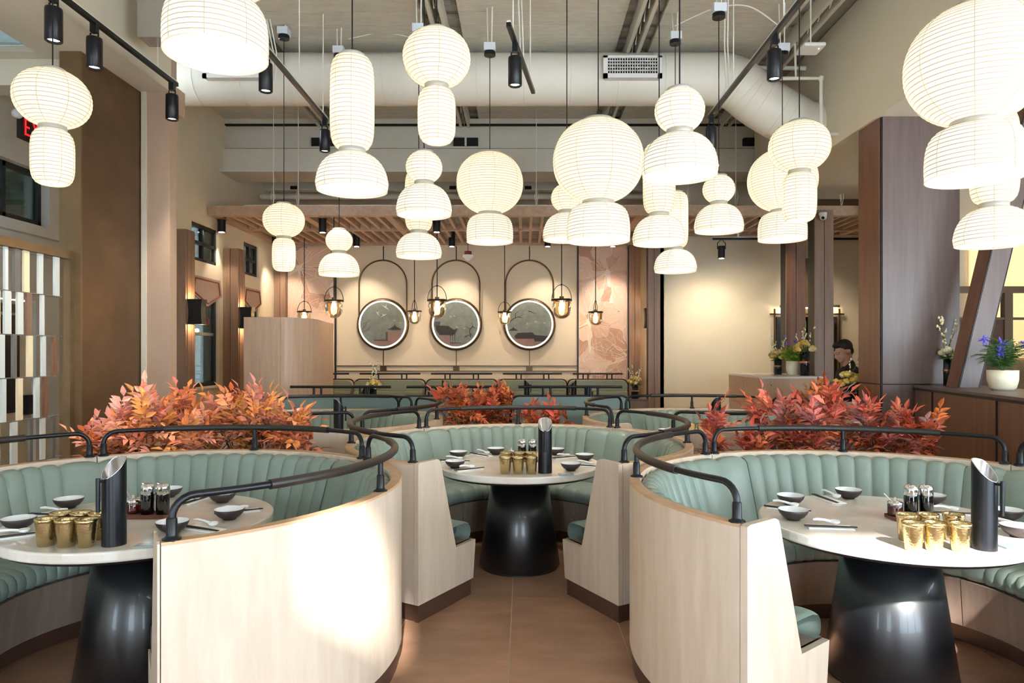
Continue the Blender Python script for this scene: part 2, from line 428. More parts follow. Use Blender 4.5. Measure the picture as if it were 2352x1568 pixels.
# soffits
lsof = MB()
for x0, x1, y0, y1 in ((-5.4, -3.5, -2, 5.35), (-5.4, -5.0, 5.35, 5.95), (-4.2, -3.5, 5.35, 5.95), (-5.4, -3.5, 5.95, 6.87), (-5.4, -4.3, 6.87, 8.4)): lsof.box(x0, x1, y0, y1, 4.15, 4.2)
trim(lsof, 'fascia', 'soffit board over the left aisle with a skylight opening')
trim(MB().box(-3.56, -3.5, -2, 6.87, 4.2, CEIL + 0.06), 'fascia', 'pale fascia above the left aisle')
trim(MB().box(-5.2, -3.95, 6.1, 6.35, 3.92, 4.15).box(-5.2, -4.0, 4.9, 5.15, 3.92, 4.15), 'fascia', 'cross beams under the left soffit')
tag_ = struct(MB().box(-5.05, -4.15, 5.3, 6.0, 4.2, 4.215).build('window_1', 'glass_window'), 'small skylight pane')
trim(MB().box(3.5, 7.0, -2, 10.5, 3.9, 3.97), 'fascia', 'soffit board over the right aisle')
trim(MB().box(3.5, 3.58, -2, 10.5, 3.97, CEIL + 0.06), 'fascia', 'tall beige fascia above the right aisle')
# girder
g = MB().box(-4.64, 7, 10.8, 11.1, 4.76, CEIL).box(-4.64, 7, 10.66, 11.1, 4.38, 4.71).box(-4.64, 7, 10.56, 11.2, 4.33, 4.38).box(-4.64, 7, 10.74, 11.1, 5.12, CEIL).box(-4.64, 7, 10.72, 11.1, 4.735, 4.765)
trim(g, 'girder_paint', 'deep painted steel girder')
trim(MB().box(-4.64, 7, 10.73, 11.0, 4.712, 4.735).box(-4.64, 7, 10.735, 10.8, 5.1, 5.12), 'dark_void', 'dark joint along the girder')
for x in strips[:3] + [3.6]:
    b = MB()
    b.box(x - 0.19, x + 0.19, 10.72, 10.81, 4.77, 4.9)  # stands proud; its dark colour is the shade inside the opening
    t_ = trim(b, 'dark_void', 'dark block painting the shade of a girder opening at a joist')
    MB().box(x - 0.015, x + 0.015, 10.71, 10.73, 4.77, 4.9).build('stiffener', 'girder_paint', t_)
b = MB().box(-5, 2.4, 12.3, 12.45, 4.46, 4.6); t_ = trim(b, 'girder_paint', 'horizontal raceway above the slat canopy')
for px_ in (583, 675, 1040, 1213):
    q = at(px_, 431, 12.3); MB().box(q.x - 0.06, q.x + 0.06, 12.29, 12.31, q.z - 0.03, q.z + 0.03).build('slot', 'dark_void', t_)
trim(MB().tube([(-4.6, 12.1, 4.3), (2.3, 12.1, 4.3)], 0.05, 12), 'girder_paint', 'pipe above the slat canopy')

# left column group
trim(MB().box(-3.98, -3.8, 5.96, 6.87, 0, 4.15), 'bronze', 'tall column faced in brushed bronze')
trim(MB().box(-3.985, -3.8, 5.94, 5.96, 0, 4.15), 'bronze_light', 'narrow bronze front face of the column')
trim(MB().box(-4.3, -3.51, 6.87, 7.0, 0, CEIL), 'tan_panel', 'tan wall panel beside the bronze column')
trim(MB().box(-3.79, -3.74, 6.855, 6.87, 0, CEIL), 'fascia', 'pale strip painting a highlight beside the bronze column')  # strip added as the highlight along the panel edge
trim(MB().box(-3.51, -3.45, 6.9, 7.05, 3.95, 4.2), 'tan_panel', 'small box on the tan panel')

# windows of the left wall
wn = [2]
def window_y(X, y0, y1, z0, z1, cols, rows, pane='glass_window', sill=False):
    f = 0.05; root = S('window_%d' % wn[0], None, (X, (y0 + y1) / 2, z0)); wn[0] += 1
    b = MB(); xa, xb = X - 0.09, X - 0.03
    b.box(xa, xb, y0, y0 + f, z0, z1).box(xa, xb, y1 - f, y1, z0, z1).box(xa, xb, y0, y1, z0, z0 + f).box(xa, xb, y0, y1, z1 - f, z1)
    for i in range(1, cols): y = y0 + (y1 - y0) * i / cols; b.box(xa, xb, y - 0.022, y + 0.022, z0, z1)
    for j in range(1, rows): z = z0 + (z1 - z0) * j / rows; b.box(xa, xb, y0, y1, z - 0.022, z + 0.022)
    b.build('frame', 'window_black', root)
    for i in range(cols):
        for j in range(rows):
            ya, yb_ = y0 + (y1 - y0) * i / cols, y0 + (y1 - y0) * (i + 1) / cols; za, zb = z0 + (z1 - z0) * j / rows, z0 + (z1 - z0) * (j + 1) / rows
            MB().box(X - 0.065, X - 0.055, ya + 0.02, yb_ - 0.02, za + 0.02, zb - 0.02).build('pane', pane, root)
    if sill: MB().box(X - 0.1, X + 0.04, y0 - 0.05, y1 + 0.05, z0 - 0.035, z0).build('sill', 'white_paint', root)
for ww in (W1, W2):
    window_y(-4.64, ww[0], ww[1], 1.08, 2.6, 1, 2, sill=True); window_y(-4.64, ww[0], ww[1], 2.88, 3.42, 2, 2)
window_y(-5.2, 5.9, 7.5, 2.93, 3.5, 3, 1)
trim(MB().box(-5.2, -5.12, 5.6, 7.9, 2.8, 2.9).box(-5.2, -5.14, 5.6, 7.9, 2.6, 2.66).box(-5.2, -5.14, 7.5, 7.62, 2.9, 3.6).box(-5.2, -5.14, 5.7, 7.9, 3.5, 3.62), 'white_paint', 'moulded surround of the dark window')
# entrance door in the left wall, seen through the fin screen
d1 = S('door_1', None, (-5.2, 7.0, 0))
MB().box(-5.3, -5.25, 6.58, 7.42, 0, 2.1).build('door_leaf', 'door_cream', d1)
MB().box(-5.25, -5.2, 6.55, 6.62, 0, 2.12).box(-5.25, -5.2, 7.38, 7.45, 0, 2.12).build('door_frame', 'white_paint', d1)
MB().box(-5.25, -5.243, 6.7, 7.2, 0.95, 1.95).build('door_glass', 'window_black', d1)
MB().box(-5.25, -5.17, 6.65, 7.15, 1.98, 2.06).build('door_closer', 'window_black', d1)
MB().box(-5.25, -5.18, 7.24, 7.36, 0.92, 1.12).build('door_handle', 'window_black', d1)
struct(MB().box(-8.2, -8.0, 2, 16, -0.5, 4.5).build('wall_exterior', 'hedge'), 'dim planting outside the left windows')

# fluted pilasters
def pilaster(x0, x1, y0, y1, z1, m='veneer_pil', along='x'):
    root = S('trim_%d' % n_trim[0], 'brown wood pilaster with vertical joints', ((x0 + x1) / 2, (y0 + y1) / 2, 0)); n_trim[0] += 1
    MB().box(x0 + 0.006, x1 - 0.006, y0 + 0.006, y1, 0, z1 - 0.01).build('core', 'reveal', root)
    w_ = (x1 - x0) / 2
    for k in range(2): MB().box(x0 + k * w_ + 0.004, x0 + (k + 1) * w_ - 0.004, y0 - 0.004, y0 + 0.03, 0, z1).build('board', m, root)
    for k in range(2):
        h_ = (y1 - y0 - 0.03) / 2
        MB().box(x1 - 0.02, x1 + 0.004, y0 + 0.034 + k * h_, y0 + 0.026 + (k + 1) * h_, 0, z1).build('board', m, root)
    return root
pilaster(-4.66, -4.4, 9.02, 9.26, 3.18); pilaster(-4.66, -4.4, 10.68, 10.92, 3.18)
pilaster(-4.64, -4.42, 12.86, 13.0, 3.57); pilaster(1.954, 2.167, 12.86, 13.0, 3.57); pilaster(2.13, 2.34, 11.85, 12.05, 3.57)
pilaster(4.13, 4.44, 10.9, 11.15, 3.57, 'veneer'); pilaster(4.14, 4.41, 9.85, 10.1, 3.6)

# panelling of the back wall
bt = S('trim_%d' % n_trim[0], 'thin dark lines dividing the back wall', (-1.26, 12.99, 0)); n_trim[0] += 1
for x in (-3.53, 1.015): MB().box(x - 0.014, x + 0.014, 12.97, 13, 0, 3.57).build('line', 'reveal', bt)
for z in (1.326, 1.228): MB().box(-3.52, 1.0, 12.985, 13, z - 0.008, z + 0.008).build('line', 'brass_dark', bt)
for x in (-2.633, -1.267, 0.106):
    MB().box(x - 0.008, x + 0.008, 12.985, 13, 3.3, 3.57).build('line', 'reveal', bt)
    MB().box(x - 0.008, x + 0.008, 12.985, 13, 1.33, 1.68).build('line', 'brass_dark', bt)
    MB().prism([(x - 0.05, 12.94), (x + 0.05, 12.94), (x + 0.06, 13), (x - 0.06, 13)], 1.235, 1.33).build('block', 'brass_dark', bt)
def clip_poly(P, x0, x1, z0, z1):
    for ax, lim, sg in ((0, x0, 1), (0, x1, -1), (1, z0, 1), (1, z1, -1)):
        out = []
        for i in range(len(P)):
            a, b = P[i - 1], P[i]; ia, ib = sg * (a[ax] - lim) >= 0, sg * (b[ax] - lim) >= 0
            if ia != ib:
                t = (lim - a[ax]) / (b[ax] - a[ax]); out.append((a[0] + (b[0] - a[0]) * t, a[1] + (b[1] - a[1]) * t))
            if ib: out.append(b)
        P = out
        if len(P) < 3: return []
    return P
def mural(x0, x1, side, seed):
    rs = random.Random(seed); z0, z1 = 0.0, 3.56
    r = T('mural_panel', 'pink mural panel of outlined peony petals, %s end of the back wall' % side, 'mural', ((x0 + x1) / 2, 12.96, 0), group='peony mural panels')
    MB().box(x0, x1, 12.955, 12.978, z0, z1).build('ground', 'mural_base', r)
    d = 12.9545; lines = []; petals = []
    for fl in range(4):
        cx, cz = rs.uniform(x0 - 0.05, x1 + 0.05), 0.55 + fl * 0.85 + rs.uniform(-0.1, 0.1)
        for ring, (nn, rad) in enumerate(((6, 0.95), (5, 0.62), (4, 0.34))):
            for k in range(nn):
                a = 2 * pi * k / nn + rs.uniform(-0.25, 0.25) + ring * 0.5; wd = rs.uniform(0.42, 0.6) * (1.1 if ring < 2 else 1.3); L_ = rad * rs.uniform(0.8, 1.15); pts = []
                base = (cx + 0.05 * cos(a), cz + 0.05 * sin(a))
                for i in range(19):
                    t = -1 + 2 * i / 18; aa = a + wd * t; rr = L_ * (1 - 0.35 * abs(t) ** 2.2) * (1 + 0.05 * sin(9 * t + k) + 0.03 * sin(17 * t))
                    pts.append((base[0] + rr * cos(aa), base[1] + rr * sin(aa)))
                petals.append((base, pts, a, wd, L_, rs))
    for base, pts, a, wd, L_, rs in petals:
        P = clip_poly([base] + pts, x0 + 0.005, x1 - 0.005, z0, z1)
        if len(P) < 3: continue
        d -= 0.00012
        c = 'mural_%d' % rs.randrange(4)
        MB().slab([(p[0], d, p[1]) for p in P], (0, -0.0002, 0)).build('petal', c, r)
        b = MB()
        def seg(Q, w_):
            run = []
            for p in Q + [None]:
                if p and x0 + 0.01 < p[0] < x1 - 0.01 and z0 < p[1] < z1: run.append((p[0], d - 0.001, p[1]))
                else:
                    if len(run) > 1: b.tube(run, w_, 4, caps=False)
                    run = []
        seg([base] + pts + [base], 0.0032)
        nv = rs.randrange(5, 9)
        for v in range(nv):
            t = -0.85 + 1.7 * v / (nv - 1); aa = a + wd * t; e = L_ * (1 - 0.35 * abs(t) ** 2.2); s0 = rs.uniform(0.45, 0.75)
            seg([(base[0] + e * q * cos(aa + 0.05 * sin(4 * q)), base[1] + e * q * sin(aa + 0.05 * sin(4 * q))) for q in (s0, s0 + (0.97 - s0) * 0.33, s0 + (0.97 - s0) * 0.66, 0.97)], 0.0018)
        if b.v: b.build('petal_lines', 'mural_line', r)
mural(-4.42, -3.55, 'left', 5); mural(1.03, 1.94, 'right', 12)

# right column, counter and the slanted prop
rc = S('trim_%d' % n_trim[0], 'tall column in brown veneer with black joints', (3.9, 7.1, 0)); n_trim[0] += 1
MB().box(3.54, 4.32, 6.86, 7.3, 0, 3.9).build('core', 'reveal', rc)
for z0, z1 in ((0, 1.245), (1.258, 3.9)):
    MB().box(3.53, 3.56, 6.88, 7.3, z0, z1).build('board', 'veneer', rc)
    MB().box(3.55, 4.31, 6.845, 6.87, z0, z1).build('board', 'veneer_taupe_cool_lit', rc)  # same veneer as the side board, cool light in its colour
ct = T('counter', 'long brown veneer counter with black edge in front of the right column', 'counter', (3.9, 5.4, 0))
cp = [(3.84, 6.83), (3.28, 3.6), (4.0, 3.55), (4.5, 6.83)]
def inset(poly, d):
    cx = sum(p[0] for p in poly) / len(poly); cy = sum(p[1] for p in poly) / len(poly)
    return [(p[0] + (cx - p[0]) * d, p[1] + (cy - p[1]) * d) for p in poly]
MB().prism(inset(cp, 0.02), 0, 1.2).build('body', 'veneer', ct)
MB().prism(cp, 1.2, 1.222).build('edge_band', 'reveal', ct)
MB().prism(inset(cp, 0.006), 1.222, 1.245).build('top', 'veneer_taupe_cool_lit', ct)
for t_ in (0.14, 0.5, 0.86):
    p = Vector((3.84, 6.83, 0)).lerp(Vector((3.28, 3.6, 0)), t_); MB().box(p.x - 0.004, p.x + 0.03, p.y - 0.005, p.y + 0.005, 0, 1.2).build('joint', 'reveal', ct)
ls = T('slanted_post', 'leaning veneer post with cool light coloured into its front, rising from the counter', 'post', (4.1, 6.47, 1.245))
def slant(x0, x1, y0, y1, m, name):
    dx = (3.9 - 1.245) * 0.24
    b = MB().add([(x0, y0, 1.245), (x1, y0, 1.245), (x1, y1, 1.245), (x0, y1, 1.245), (x0 + dx, y0, 3.9), (x1 + dx, y0, 3.9), (x1 + dx, y1, 3.9), (x0 + dx, y1, 3.9)],
                 [(3, 2, 1, 0), (4, 5, 6, 7), (0, 1, 5, 4), (1, 2, 6, 5), (2, 3, 7, 6), (3, 0, 4, 7)])
    return b.build(name, m, ls)
slant(4.012, 4.19, 6.37, 6.56, 'veneer_taupe_cool_lit', 'front_face'); slant(4.0, 4.012, 6.378, 6.56, 'veneer', 'side_face'); slant(3.998, 4.006, 6.366, 6.376, 'reveal', 'edge_joint'); slant(4.186, 4.194, 6.366, 6.376, 'reveal', 'edge_joint')  # front coloured for cool light, side left brown
# room beyond the counter
wall_x('wall_right_inner', 9.6, 0.1, 4.9, 7.0, 0, 3.9, [], 'cream_wall')
lt = T('lattice_screen', 'brown framed screen with posts behind the slanted post', 'screen', (5.9, 8.5, 0))
MB().box(5.0, 6.9, 8.47, 8.53, 2.30, 2.38).build('rail', 'lattice', lt)
MB().box(5.0, 6.9, 8.47, 8.53, 1.97, 2.0).build('rail', 'lattice', lt)
for x in (5.1, 5.93, 6.42): MB().box(x - 0.05, x + 0.05, 8.46, 8.54, 0, 2.3).build('post', 'lattice', lt)
MB().box(5.15, 5.88, 8.49, 8.51, 0, 1.97).build('panel', 'plinth', lt); MB().box(6.47, 6.9, 8.49, 8.51, 0, 1.97).build('panel', 'plinth', lt)
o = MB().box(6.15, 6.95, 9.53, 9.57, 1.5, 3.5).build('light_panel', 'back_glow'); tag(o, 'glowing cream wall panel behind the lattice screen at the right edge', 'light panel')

# door in the back right wall with its trim and bar lamp
d2 = S('door_2', None, (4.89, 12.0, 0))
MB().box(4.37, 5.41, 11.95, 12.0, 0, 2.19).build('door_frame', 'window_black', d2)
MB().box(4.46, 4.87, 11.93, 11.95, 0.1, 2.12).build('pane', 'ridged_glass', d2); MB().box(4.91, 5.32, 11.93, 11.95, 0.1, 2.12).build('pane', 'ridged_glass', d2)
MB().box(5.325, 5.345, 11.92, 11.95, 0.1, 2.12).build('edge_strip', 'steel', d2)
dt = T('door_trim', 'thin crossed brass bars around the ribbed glass door', 'trim', (4.89, 11.97, 2.23))
for a in (4.33, 5.45): MB().box(a - 0.012, a + 0.012, 11.94, 11.965, 0, 2.33).build('upright_bar', 'brass_dark', dt)
MB().box(4.25, 5.53, 11.94, 11.965, 2.225, 2.25).build('cross_bar', 'brass_dark', dt)
bl = T('bar_lamp', 'slim wooden wall lamp bar above the ribbed glass door', 'lamp', (4.93, 11.9, 2.36))
MB().bbox(4.42, 5.42, 11.86, 11.96, 2.35, 2.39).build('bar', 'bronze_light', bl); MB().box(4.46, 5.38, 11.87, 11.95, 2.335, 2.35).build('tube_light', 'led', bl)
for x_ in (4.6, 5.2): lamp('bar_glow', 'POINT', (x_, 11.86, 2.3), 4, (1, 0.84, 0.58), bl, size=0.04)
MB().box(4.86, 4.91, 11.95, 11.975, 1.9, 3.2).build('backplate', 'bronze_light', bl)

# ================================================================== SLAT CANOPY
cn = T('slat_canopy', 'hanging canopy of thin wooden slats below the rear ceiling', 'canopy', (0, 11.5, 3.575))
for y0, y1, z1 in ((10.13, 10.25, 3.72), (11.36, 11.44, 3.69), (12.84, 12.9, 3.69)):
    MB().box(-4.62, 6.8 if y0 < 11.5 else 2.3, y0, y1, 3.575, z1).build('beam', 'slat_wood', cn)
MB().box(2.3, 6.8, 11.8, 11.9, 3.575, 3.69).build('beam', 'slat_wood', cn)
for x in (-4.62, -3.3, -2.06, -0.82, 0.42, 1.66, 2.9, 4.14, 5.38, 6.6):
    MB().box(x, x + 0.11, 10.25, 12.84 if x < 2.2 else 11.8, 3.578, 3.688).build('beam', 'slat_wood', cn)
ms1 = MB().box(0, 0.045, 10.25, 11.36, 3.6, 3.685).mesh('slat'); ms2 = MB().box(0, 0.045, 11.44, 12.84, 3.6, 3.685).mesh('slat'); ms3 = MB().box(0, 0.045, 11.44, 11.8, 3.6, 3.685).mesh('slat')
off = -Vector(cn.location)
for x0 in (-4.62, -3.3, -2.06, -0.82, 0.42, 1.66, 2.9, 4.14, 5.38):
    for k in range(1, 7):
        x = x0 + 0.065 + k * 0.1693
        if x > 6.5 or x > x0 + 1.22: continue
        o = link('slat', ms1, 'slat_wood', cn); o.location = off + Vector((x, 0, 0))
        o = link('slat', ms2 if x < 2.2 else ms3, 'slat_wood', cn); o.location = off + Vector((x, 0, 0))
for px_ in (458, 628, 685, 1232, 1580, 1690, 1932):
    q = at(px_, 480, 10.19); MB().tube([(q.x, 10.19, 3.72), (q.x, 10.19, CEIL + 0.05)], 0.006, 6).build('hanger_rod', 'conduit', cn)
    if px_ != 458: MB().tube([(q.x, 10.17, 3.72), (q.x - 0.03, 10.17, 3.86), (q.x, 10.17, 4.02), (q.x + 0.03, 10.17, 3.86), (q.x, 10.17, 3.72)], 0.004, 5).build('wire_loop', 'conduit', cn)
MB().box(-4.1, 3.0, 10.15, 10.23, 3.72, 3.735).build('top_channel', 'conduit', cn)
for y_ in (10.4, 12.2, 12.4): MB().box(-4.5, 2.2, y_ - 0.03, y_ + 0.03, 3.685, 3.7).build('mount_strip', 'slat_wood', cn)
# can lights below the canopy
cans = [(509, 505, 533, 10.4, 'leftmost'), (741, 502, 534, 10.5, 'second from the left'), (819, 537, 566, 12.2, 'behind the ball-and-dome lantern at left'),
        (1003, 505, 533, 10.5, 'behind the dome lantern left of centre'), (1038, 532, 566, 12.2, 'left of the single globe lantern'), (1258, 540, 566, 12.2, 'under the twin lanterns at centre'),
        (632, 532, 566, 12.2, 'behind the small squat lantern at left'), (1408, 540, 566, 12.2, 'above the right mural'),
        (1752, 500, 526, 10.5, 'behind the overlapping lantern pair at right'), (1560, 536, 562, 11.0, 'behind the lowest capsule lantern'), (1884, 535, 560, 11.2, 'added fill hidden behind the security camera post')]  # last entry is an added fill lamp, out of sight behind the post
for px_, ya, yb_, Y, lb in cans:
    q = at(px_, yb_, Y); z0, z1 = q.z, q.z + (yb_ - ya) * Y / F
    c = T('can_light', 'black downlight under the slat canopy, ' + lb, 'downlight', (q.x, Y, z1), group='canopy downlights')
    MB().cyl((q.x, Y, 0), 0.058, z0, z1, 18).build('housing', 'black_metal', c)
    MB().tube([(q.x - 0.064, Y, z1 - 0.02), (q.x - 0.064, Y, max(3.6, z1)), (q.x + 0.064, Y, max(3.6, z1)), (q.x + 0.064, Y, z1 - 0.02)], 0.006, 6).build('yoke', 'black_metal', c)
    MB().cyl((q.x, Y, 0), 0.04, z0 - 0.003, z0 - 0.001, 16).build('lens', 'lens', c)
    if px_ in (1752, 1560, 1884): lamp('can_lamp', 'SPOT', (q.x, Y, z0 - 0.02), 42, (1, 0.86, 0.68), c, (q.x + (0.3 if px_ > 1700 else 1.1), 12.0, 1.3), 0.05, 100, 1.0)
    elif Y > 12: lamp('can_lamp', 'SPOT', (q.x, Y, z0 - 0.02), 50, (1, 0.87, 0.72), c, (q.x, 12.95, 1.9), 0.04, 75, 0.7)
    else: lamp('can_lamp', 'SPOT', (q.x, Y, z0 - 0.02), 28 if px_ < 600 else 60, (1, 0.88, 0.72), c, (q.x, Y, 0), 0.04, 70, 0.6)

# ================================================================== DUCT, GRILLES, SMALL CEILING THINGS
YD = 8.3
du = T('air_duct', 'large white round air duct running across the ceiling', 'duct', (0, 8.3, 4.8))
pth = []; c0 = at(1650, 183, YD)
for x in [-4.4 + i * 0.2 for i in range(35)]:
    if x < c0.x - 0.15: pth.append((x, YD, c0.z))
for i in range(9):
    t_ = i / 8; pth.append((c0.x + 0.25 * t_ * 1.6, YD, c0.z - 0.2 * t_ * t_))
ex = pth[-1]
for i in range(1, 7): t_ = i / 6; pth.append((ex[0] + 0.62 * t_, YD, ex[2] - 0.37 * t_ ** 0.9))
pth.append((3.52, YD, ex[2] - 0.39)); 
MB().tube(pth, 0.3, 36).build('duct_tube', 'duct', du)
b2 = MB()
for x in [-4.4 + 0.55 * i for i in range(12)]:
    b2.tube([(x, YD + 0.302 * cos(a * pi / 16), c0.z + 0.302 * sin(a * pi / 16)) for a in range(32)], 0.004, 5, closed=True)
b2.build('seam_rings', 'duct', du)
for k in range(9):
    t_ = 0.1 + k * 0.1; i = int((len(pth) - 16) + t_ * 14); p = Vector(pth[min(i, len(pth) - 2)]); q = Vector(pth[min(i + 1, len(pth) - 1)]); d = (q - p).normalized(); u = Vector((0, 1, 0)); v_ = d.cross(u)
    MB().tube([p + u * 0.302 * cos(a * pi / 16) + v_ * 0.302 * sin(a * pi / 16) for a in range(32)], 0.003, 5, closed=True).build('spiral_seam', 'duct', du)
for (xa, ya, xb, yb_), lb in (((1390, 127, 1517, 178), 'right of the long tilted spotlight'), ((468, 120, 612, 178), 'behind the huge lantern at top left')):
    p, q = at(xa, yb_, 7.93), at(xb, ya, 7.93)
    gr = T('air_grille', 'white louvred air grille on the duct, ' + lb, 'vent', ((p.x + q.x) / 2, 7.97, p.z), group='duct grilles')
    MB().box(p.x, q.x, 7.96, 8.15, p.z, q.z).build('collar', 'grille', gr)
    MB().box(p.x + 0.02, q.x - 0.02, 7.955, 7.96, p.z + 0.05, q.z - 0.02).build('backing', 'dark_void', gr)
    MB().box(p.x - 0.02, q.x + 0.02, 7.93, 7.96, p.z, p.z + 0.05).box(p.x - 0.02, q.x + 0.02, 7.93, 7.96, q.z - 0.025, q.z).box(p.x - 0.02, p.x + 0.03, 7.93, 7.96, p.z, q.z).box(q.x - 0.03, q.x + 0.02, 7.93, 7.96, p.z, q.z).build('frame', 'grille', gr)
    n = 22; mv = MB().box(-0.004, 0.004, 7.935, 7.955, p.z + 0.05, q.z - 0.02); mv.v = [tuple(Vector(a) - Vector((0, 7.97, p.z))) for a in mv.v]; mv = mv.mesh('louvre')
    for k in range(1, n):
        o = link('louvre', mv, 'grille', gr); o.location = (p.x - (p.x + q.x) / 2 + (q.x - p.x) * k / n, 0, 0)
    for k in range(1, 5):
        z = p.z + 0.05 + (q.z - p.z - 0.07) * k / 5; MB().box(p.x, q.x, 7.935, 7.955, z - 0.004, z + 0.004).build('crossbar', 'grille', gr)
# sprinkler pipe, access point, cctv, alarm
sp = T('sprinkler_pipe', 'cream sprinkler pipe with elbows at the upper right fascia', 'pipe', (3.4, 7.9, 4.6))
a_, b_, c_, d_ = at(1790, 180, 7.7), at(1886, 180, 7.7), at(1886, 308, 7.7), at(1912, 308, 7.7)
MB().tube([a_, b_, c_, (3.52, 7.7, c_.z)], 0.022, 10).tube([at(1700, 155, 8.6), at(1870, 157, 8.6)], 0.026, 10).build('pipe', 'conduit', sp)
for q in (b_, c_): MB().ball(q, 0.034, 12, 8).build('elbow', 'conduit', sp)
MB().tube([at(1828, 180, 7.7), at(1826, 100, 7.7)], 0.012, 8).build('riser', 'conduit', sp)
q = at(1862, 112, 7.0); ap = T('access_point', 'white rounded square wireless access point near the upper right fascia', 'access point', (q.x, 7.0, q.z))
MB().bbox(q.x - 0.11, q.x + 0.11, 6.88, 7.12, q.z - 0.02, q.z + 0.02, 0.02).build('body', 'white_plastic', ap); MB().tube([(q.x, 7, q.z + 0.02), (q.x, 7, CEIL)], 0.008, 6).build('stem', 'conduit', ap)
MB().ball((q.x + 0.06, 6.95, q.z - 0.021), 0.006, 8, 5).build('status_light', 'led', ap)
q = at(1893, 497, 9.75); cc = T('security_camera', 'white dome security camera on the brown post at right', 'camera', (q.x, 9.85, q.z + 0.05))
MB().cyl((q.x, 9.79, 0), 0.055, q.z + 0.02, q.z + 0.06, 16).build('mount', 'white_plastic', cc); MB().ball((q.x, 9.78, q.z), 0.05, 14, 10).build('ball', 'white_plastic', cc); MB().ball((q.x - 0.02, 9.742, q.z - 0.02), 0.022, 10, 6).build('lens', 'dark_void', cc)
q = at(1075, 588, 12.4); al = T('alarm_strobe', 'red and white alarm strobe hanging before the middle arch', 'alarm', (q.x, 12.4, q.z + 0.1))
MB().cyl((q.x, 12.4, 0), 0.065, q.z + 0.02, q.z + 0.085, 16).build('base', 'alarm_red', al); MB().lathe([(0.09, q.z + 0.02), (0.1, q.z - 0.01), (0.06, q.z - 0.05), (0.03, q.z - 0.08), (0, q.z - 0.085)], (q.x, 12.4, 0), 18).build('cover', 'white_plastic', al); MB().tube([(q.x, 12.4, q.z + 0.08), (q.x - 0.01, 12.4, 3.69)], 0.006, 6).build('wire', 'alarm_red', al)
for pts, lb in (([(600, -20, 7.5), (628, 120, 7.6), (625, 200, 7.9)], 'left of the tall capsule lantern'), ([(1190, -20, 6.8), (1193, 60, 6.8), (1196, 150, 6.9)], 'beside the tilted spotlight'), ([(1666, -20, 6.6), (1664, 100, 6.7), (1668, 200, 7.3)], 'near the right track')):
    b = MB()
    for dx in (0, 7): b.tube([at(x + dx, y, Y) for x, y, Y in pts], 0.007, 6)
    tag(b.build('cable_drop', 'conduit'), 'pair of white cables dropping from the ceiling ' + lb, 'cable', 'white cable drops')
for k, (pts, lb) in enumerate(([[(640, 90, 7.7), (690, 10, 7.6), (800, -20, 7.2)], 'arching from the box at left'], [[(800, 90, 7.9), (880, 75, 7.9), (960, 90, 7.9)], 'crossing behind the tall capsule lantern'], [[(1550, 60, 7.2), (1640, 20, 7.0), (1720, 15, 7.0), (1790, 60, 7.0)], 'looping above the right track'])):
    P = [at(*p) for p in pts]; Q = []
    for i in range(len(P) - 1):
        for j in range(8):
            t_ = j / 8; p0, p1, p2, p3 = P[max(i - 1, 0)], P[i], P[i + 1], P[min(i + 2, len(P) - 1)]
            Q.append(0.5 * ((2 * p1) + (p2 - p0) * t_ + (2 * p0 - 5 * p1 + 4 * p2 - p3) * t_ ** 2 + (3 * p1 - p0 - 3 * p2 + p3) * t_ ** 3))
    tag(MB().tube(Q + [P[-1]], 0.007, 6).build('flexible_conduit', 'conduit'), 'thin pale conduit under the ceiling, ' + lb, 'conduit', 'ceiling conduits')
tag(MB().box(-3.35, -3.12, 6.0, 6.2, 4.3, CEIL).build('steel_stud', 'steel'), 'bright galvanised vertical channel by the left track', 'channel')

# ================================================================== TRACK LIGHTS
ZT = 4.1
def track(name, label, p0, p1, heads, rods):
    """rail from p0 to p1 (x, y at height ZT), heads given as fractions along it"""
    p0, p1 = Vector((p0[0], p0[1], ZT)), Vector((p1[0], p1[1], ZT)); c = (p0 + p1) / 2
    r = T(name, label, 'track light', c, group='track lights'); d = (p1 - p0); a = atan2(d.y, d.x); M = Matrix.Rotation(a, 3, 'Z')
    MB().obox(c, d.length, 0.036, 0.034, M).build('rail', 'black_metal', r)
    MB().obox(c + Vector((0, 0, 0.024)), d.length, 0.03, 0.014, M).build('top_strip', 'conduit', r)
    for t_ in rods:
        q = p0.lerp(p1, t_); MB().tube([q, (q.x, q.y, CEIL)], 0.006, 6).build('hanger_rod', 'conduit', r)
    for t_, on in heads:
        q = p0.lerp(p1, t_); zt = ZT - 0.12
        hd = MB().lathe([(0, 0), (0.03, 0), (0.054, -0.006), (0.056, -0.02), (0.056, -0.235), (0.05, -0.24), (0.044, -0.238), (0.042, -0.215), (0, -0.215)], (q.x, q.y, zt), 22).build('spot_head', 'black_metal', r)
        MB().obox((q.x, q.y, ZT - 0.05), 0.045, 0.045, 0.07).build('adapter', 'black_metal', r)
        MB().tube([(q.x - 0.03, q.y, zt - 0.03), (q.x - 0.03, q.y, zt + 0.03), (q.x, q.y, zt + 0.05), (q.x + 0.03, q.y, zt + 0.03), (q.x + 0.03, q.y, zt - 0.03)], 0.007, 6).build('yoke', 'black_metal', r)
        MB().cyl((q.x, q.y, 0), 0.04, zt - 0.222, zt - 0.216, 16).build('lens', 'lens', r)
        lamp('spot_lamp', 'SPOT', (q.x, q.y, zt - 0.26), on, (1, 0.9, 0.76), r, (q.x + random.uniform(-0.3, 0.3), q.y + 0.3, 0), 0.05, 60, 0.7)
def ty(y): return (ZT - H) * F / (HZ - y)
track('track_light', 'long black ceiling track at far left with three cylinder spots', (-3.3, 3.2), (-3.29, 6.56), [((ty(-22) - 3.2) / 3.36, 60), ((ty(50) - 3.2) / 3.36, 60), (0.975, 60)], (0.3, 0.9))
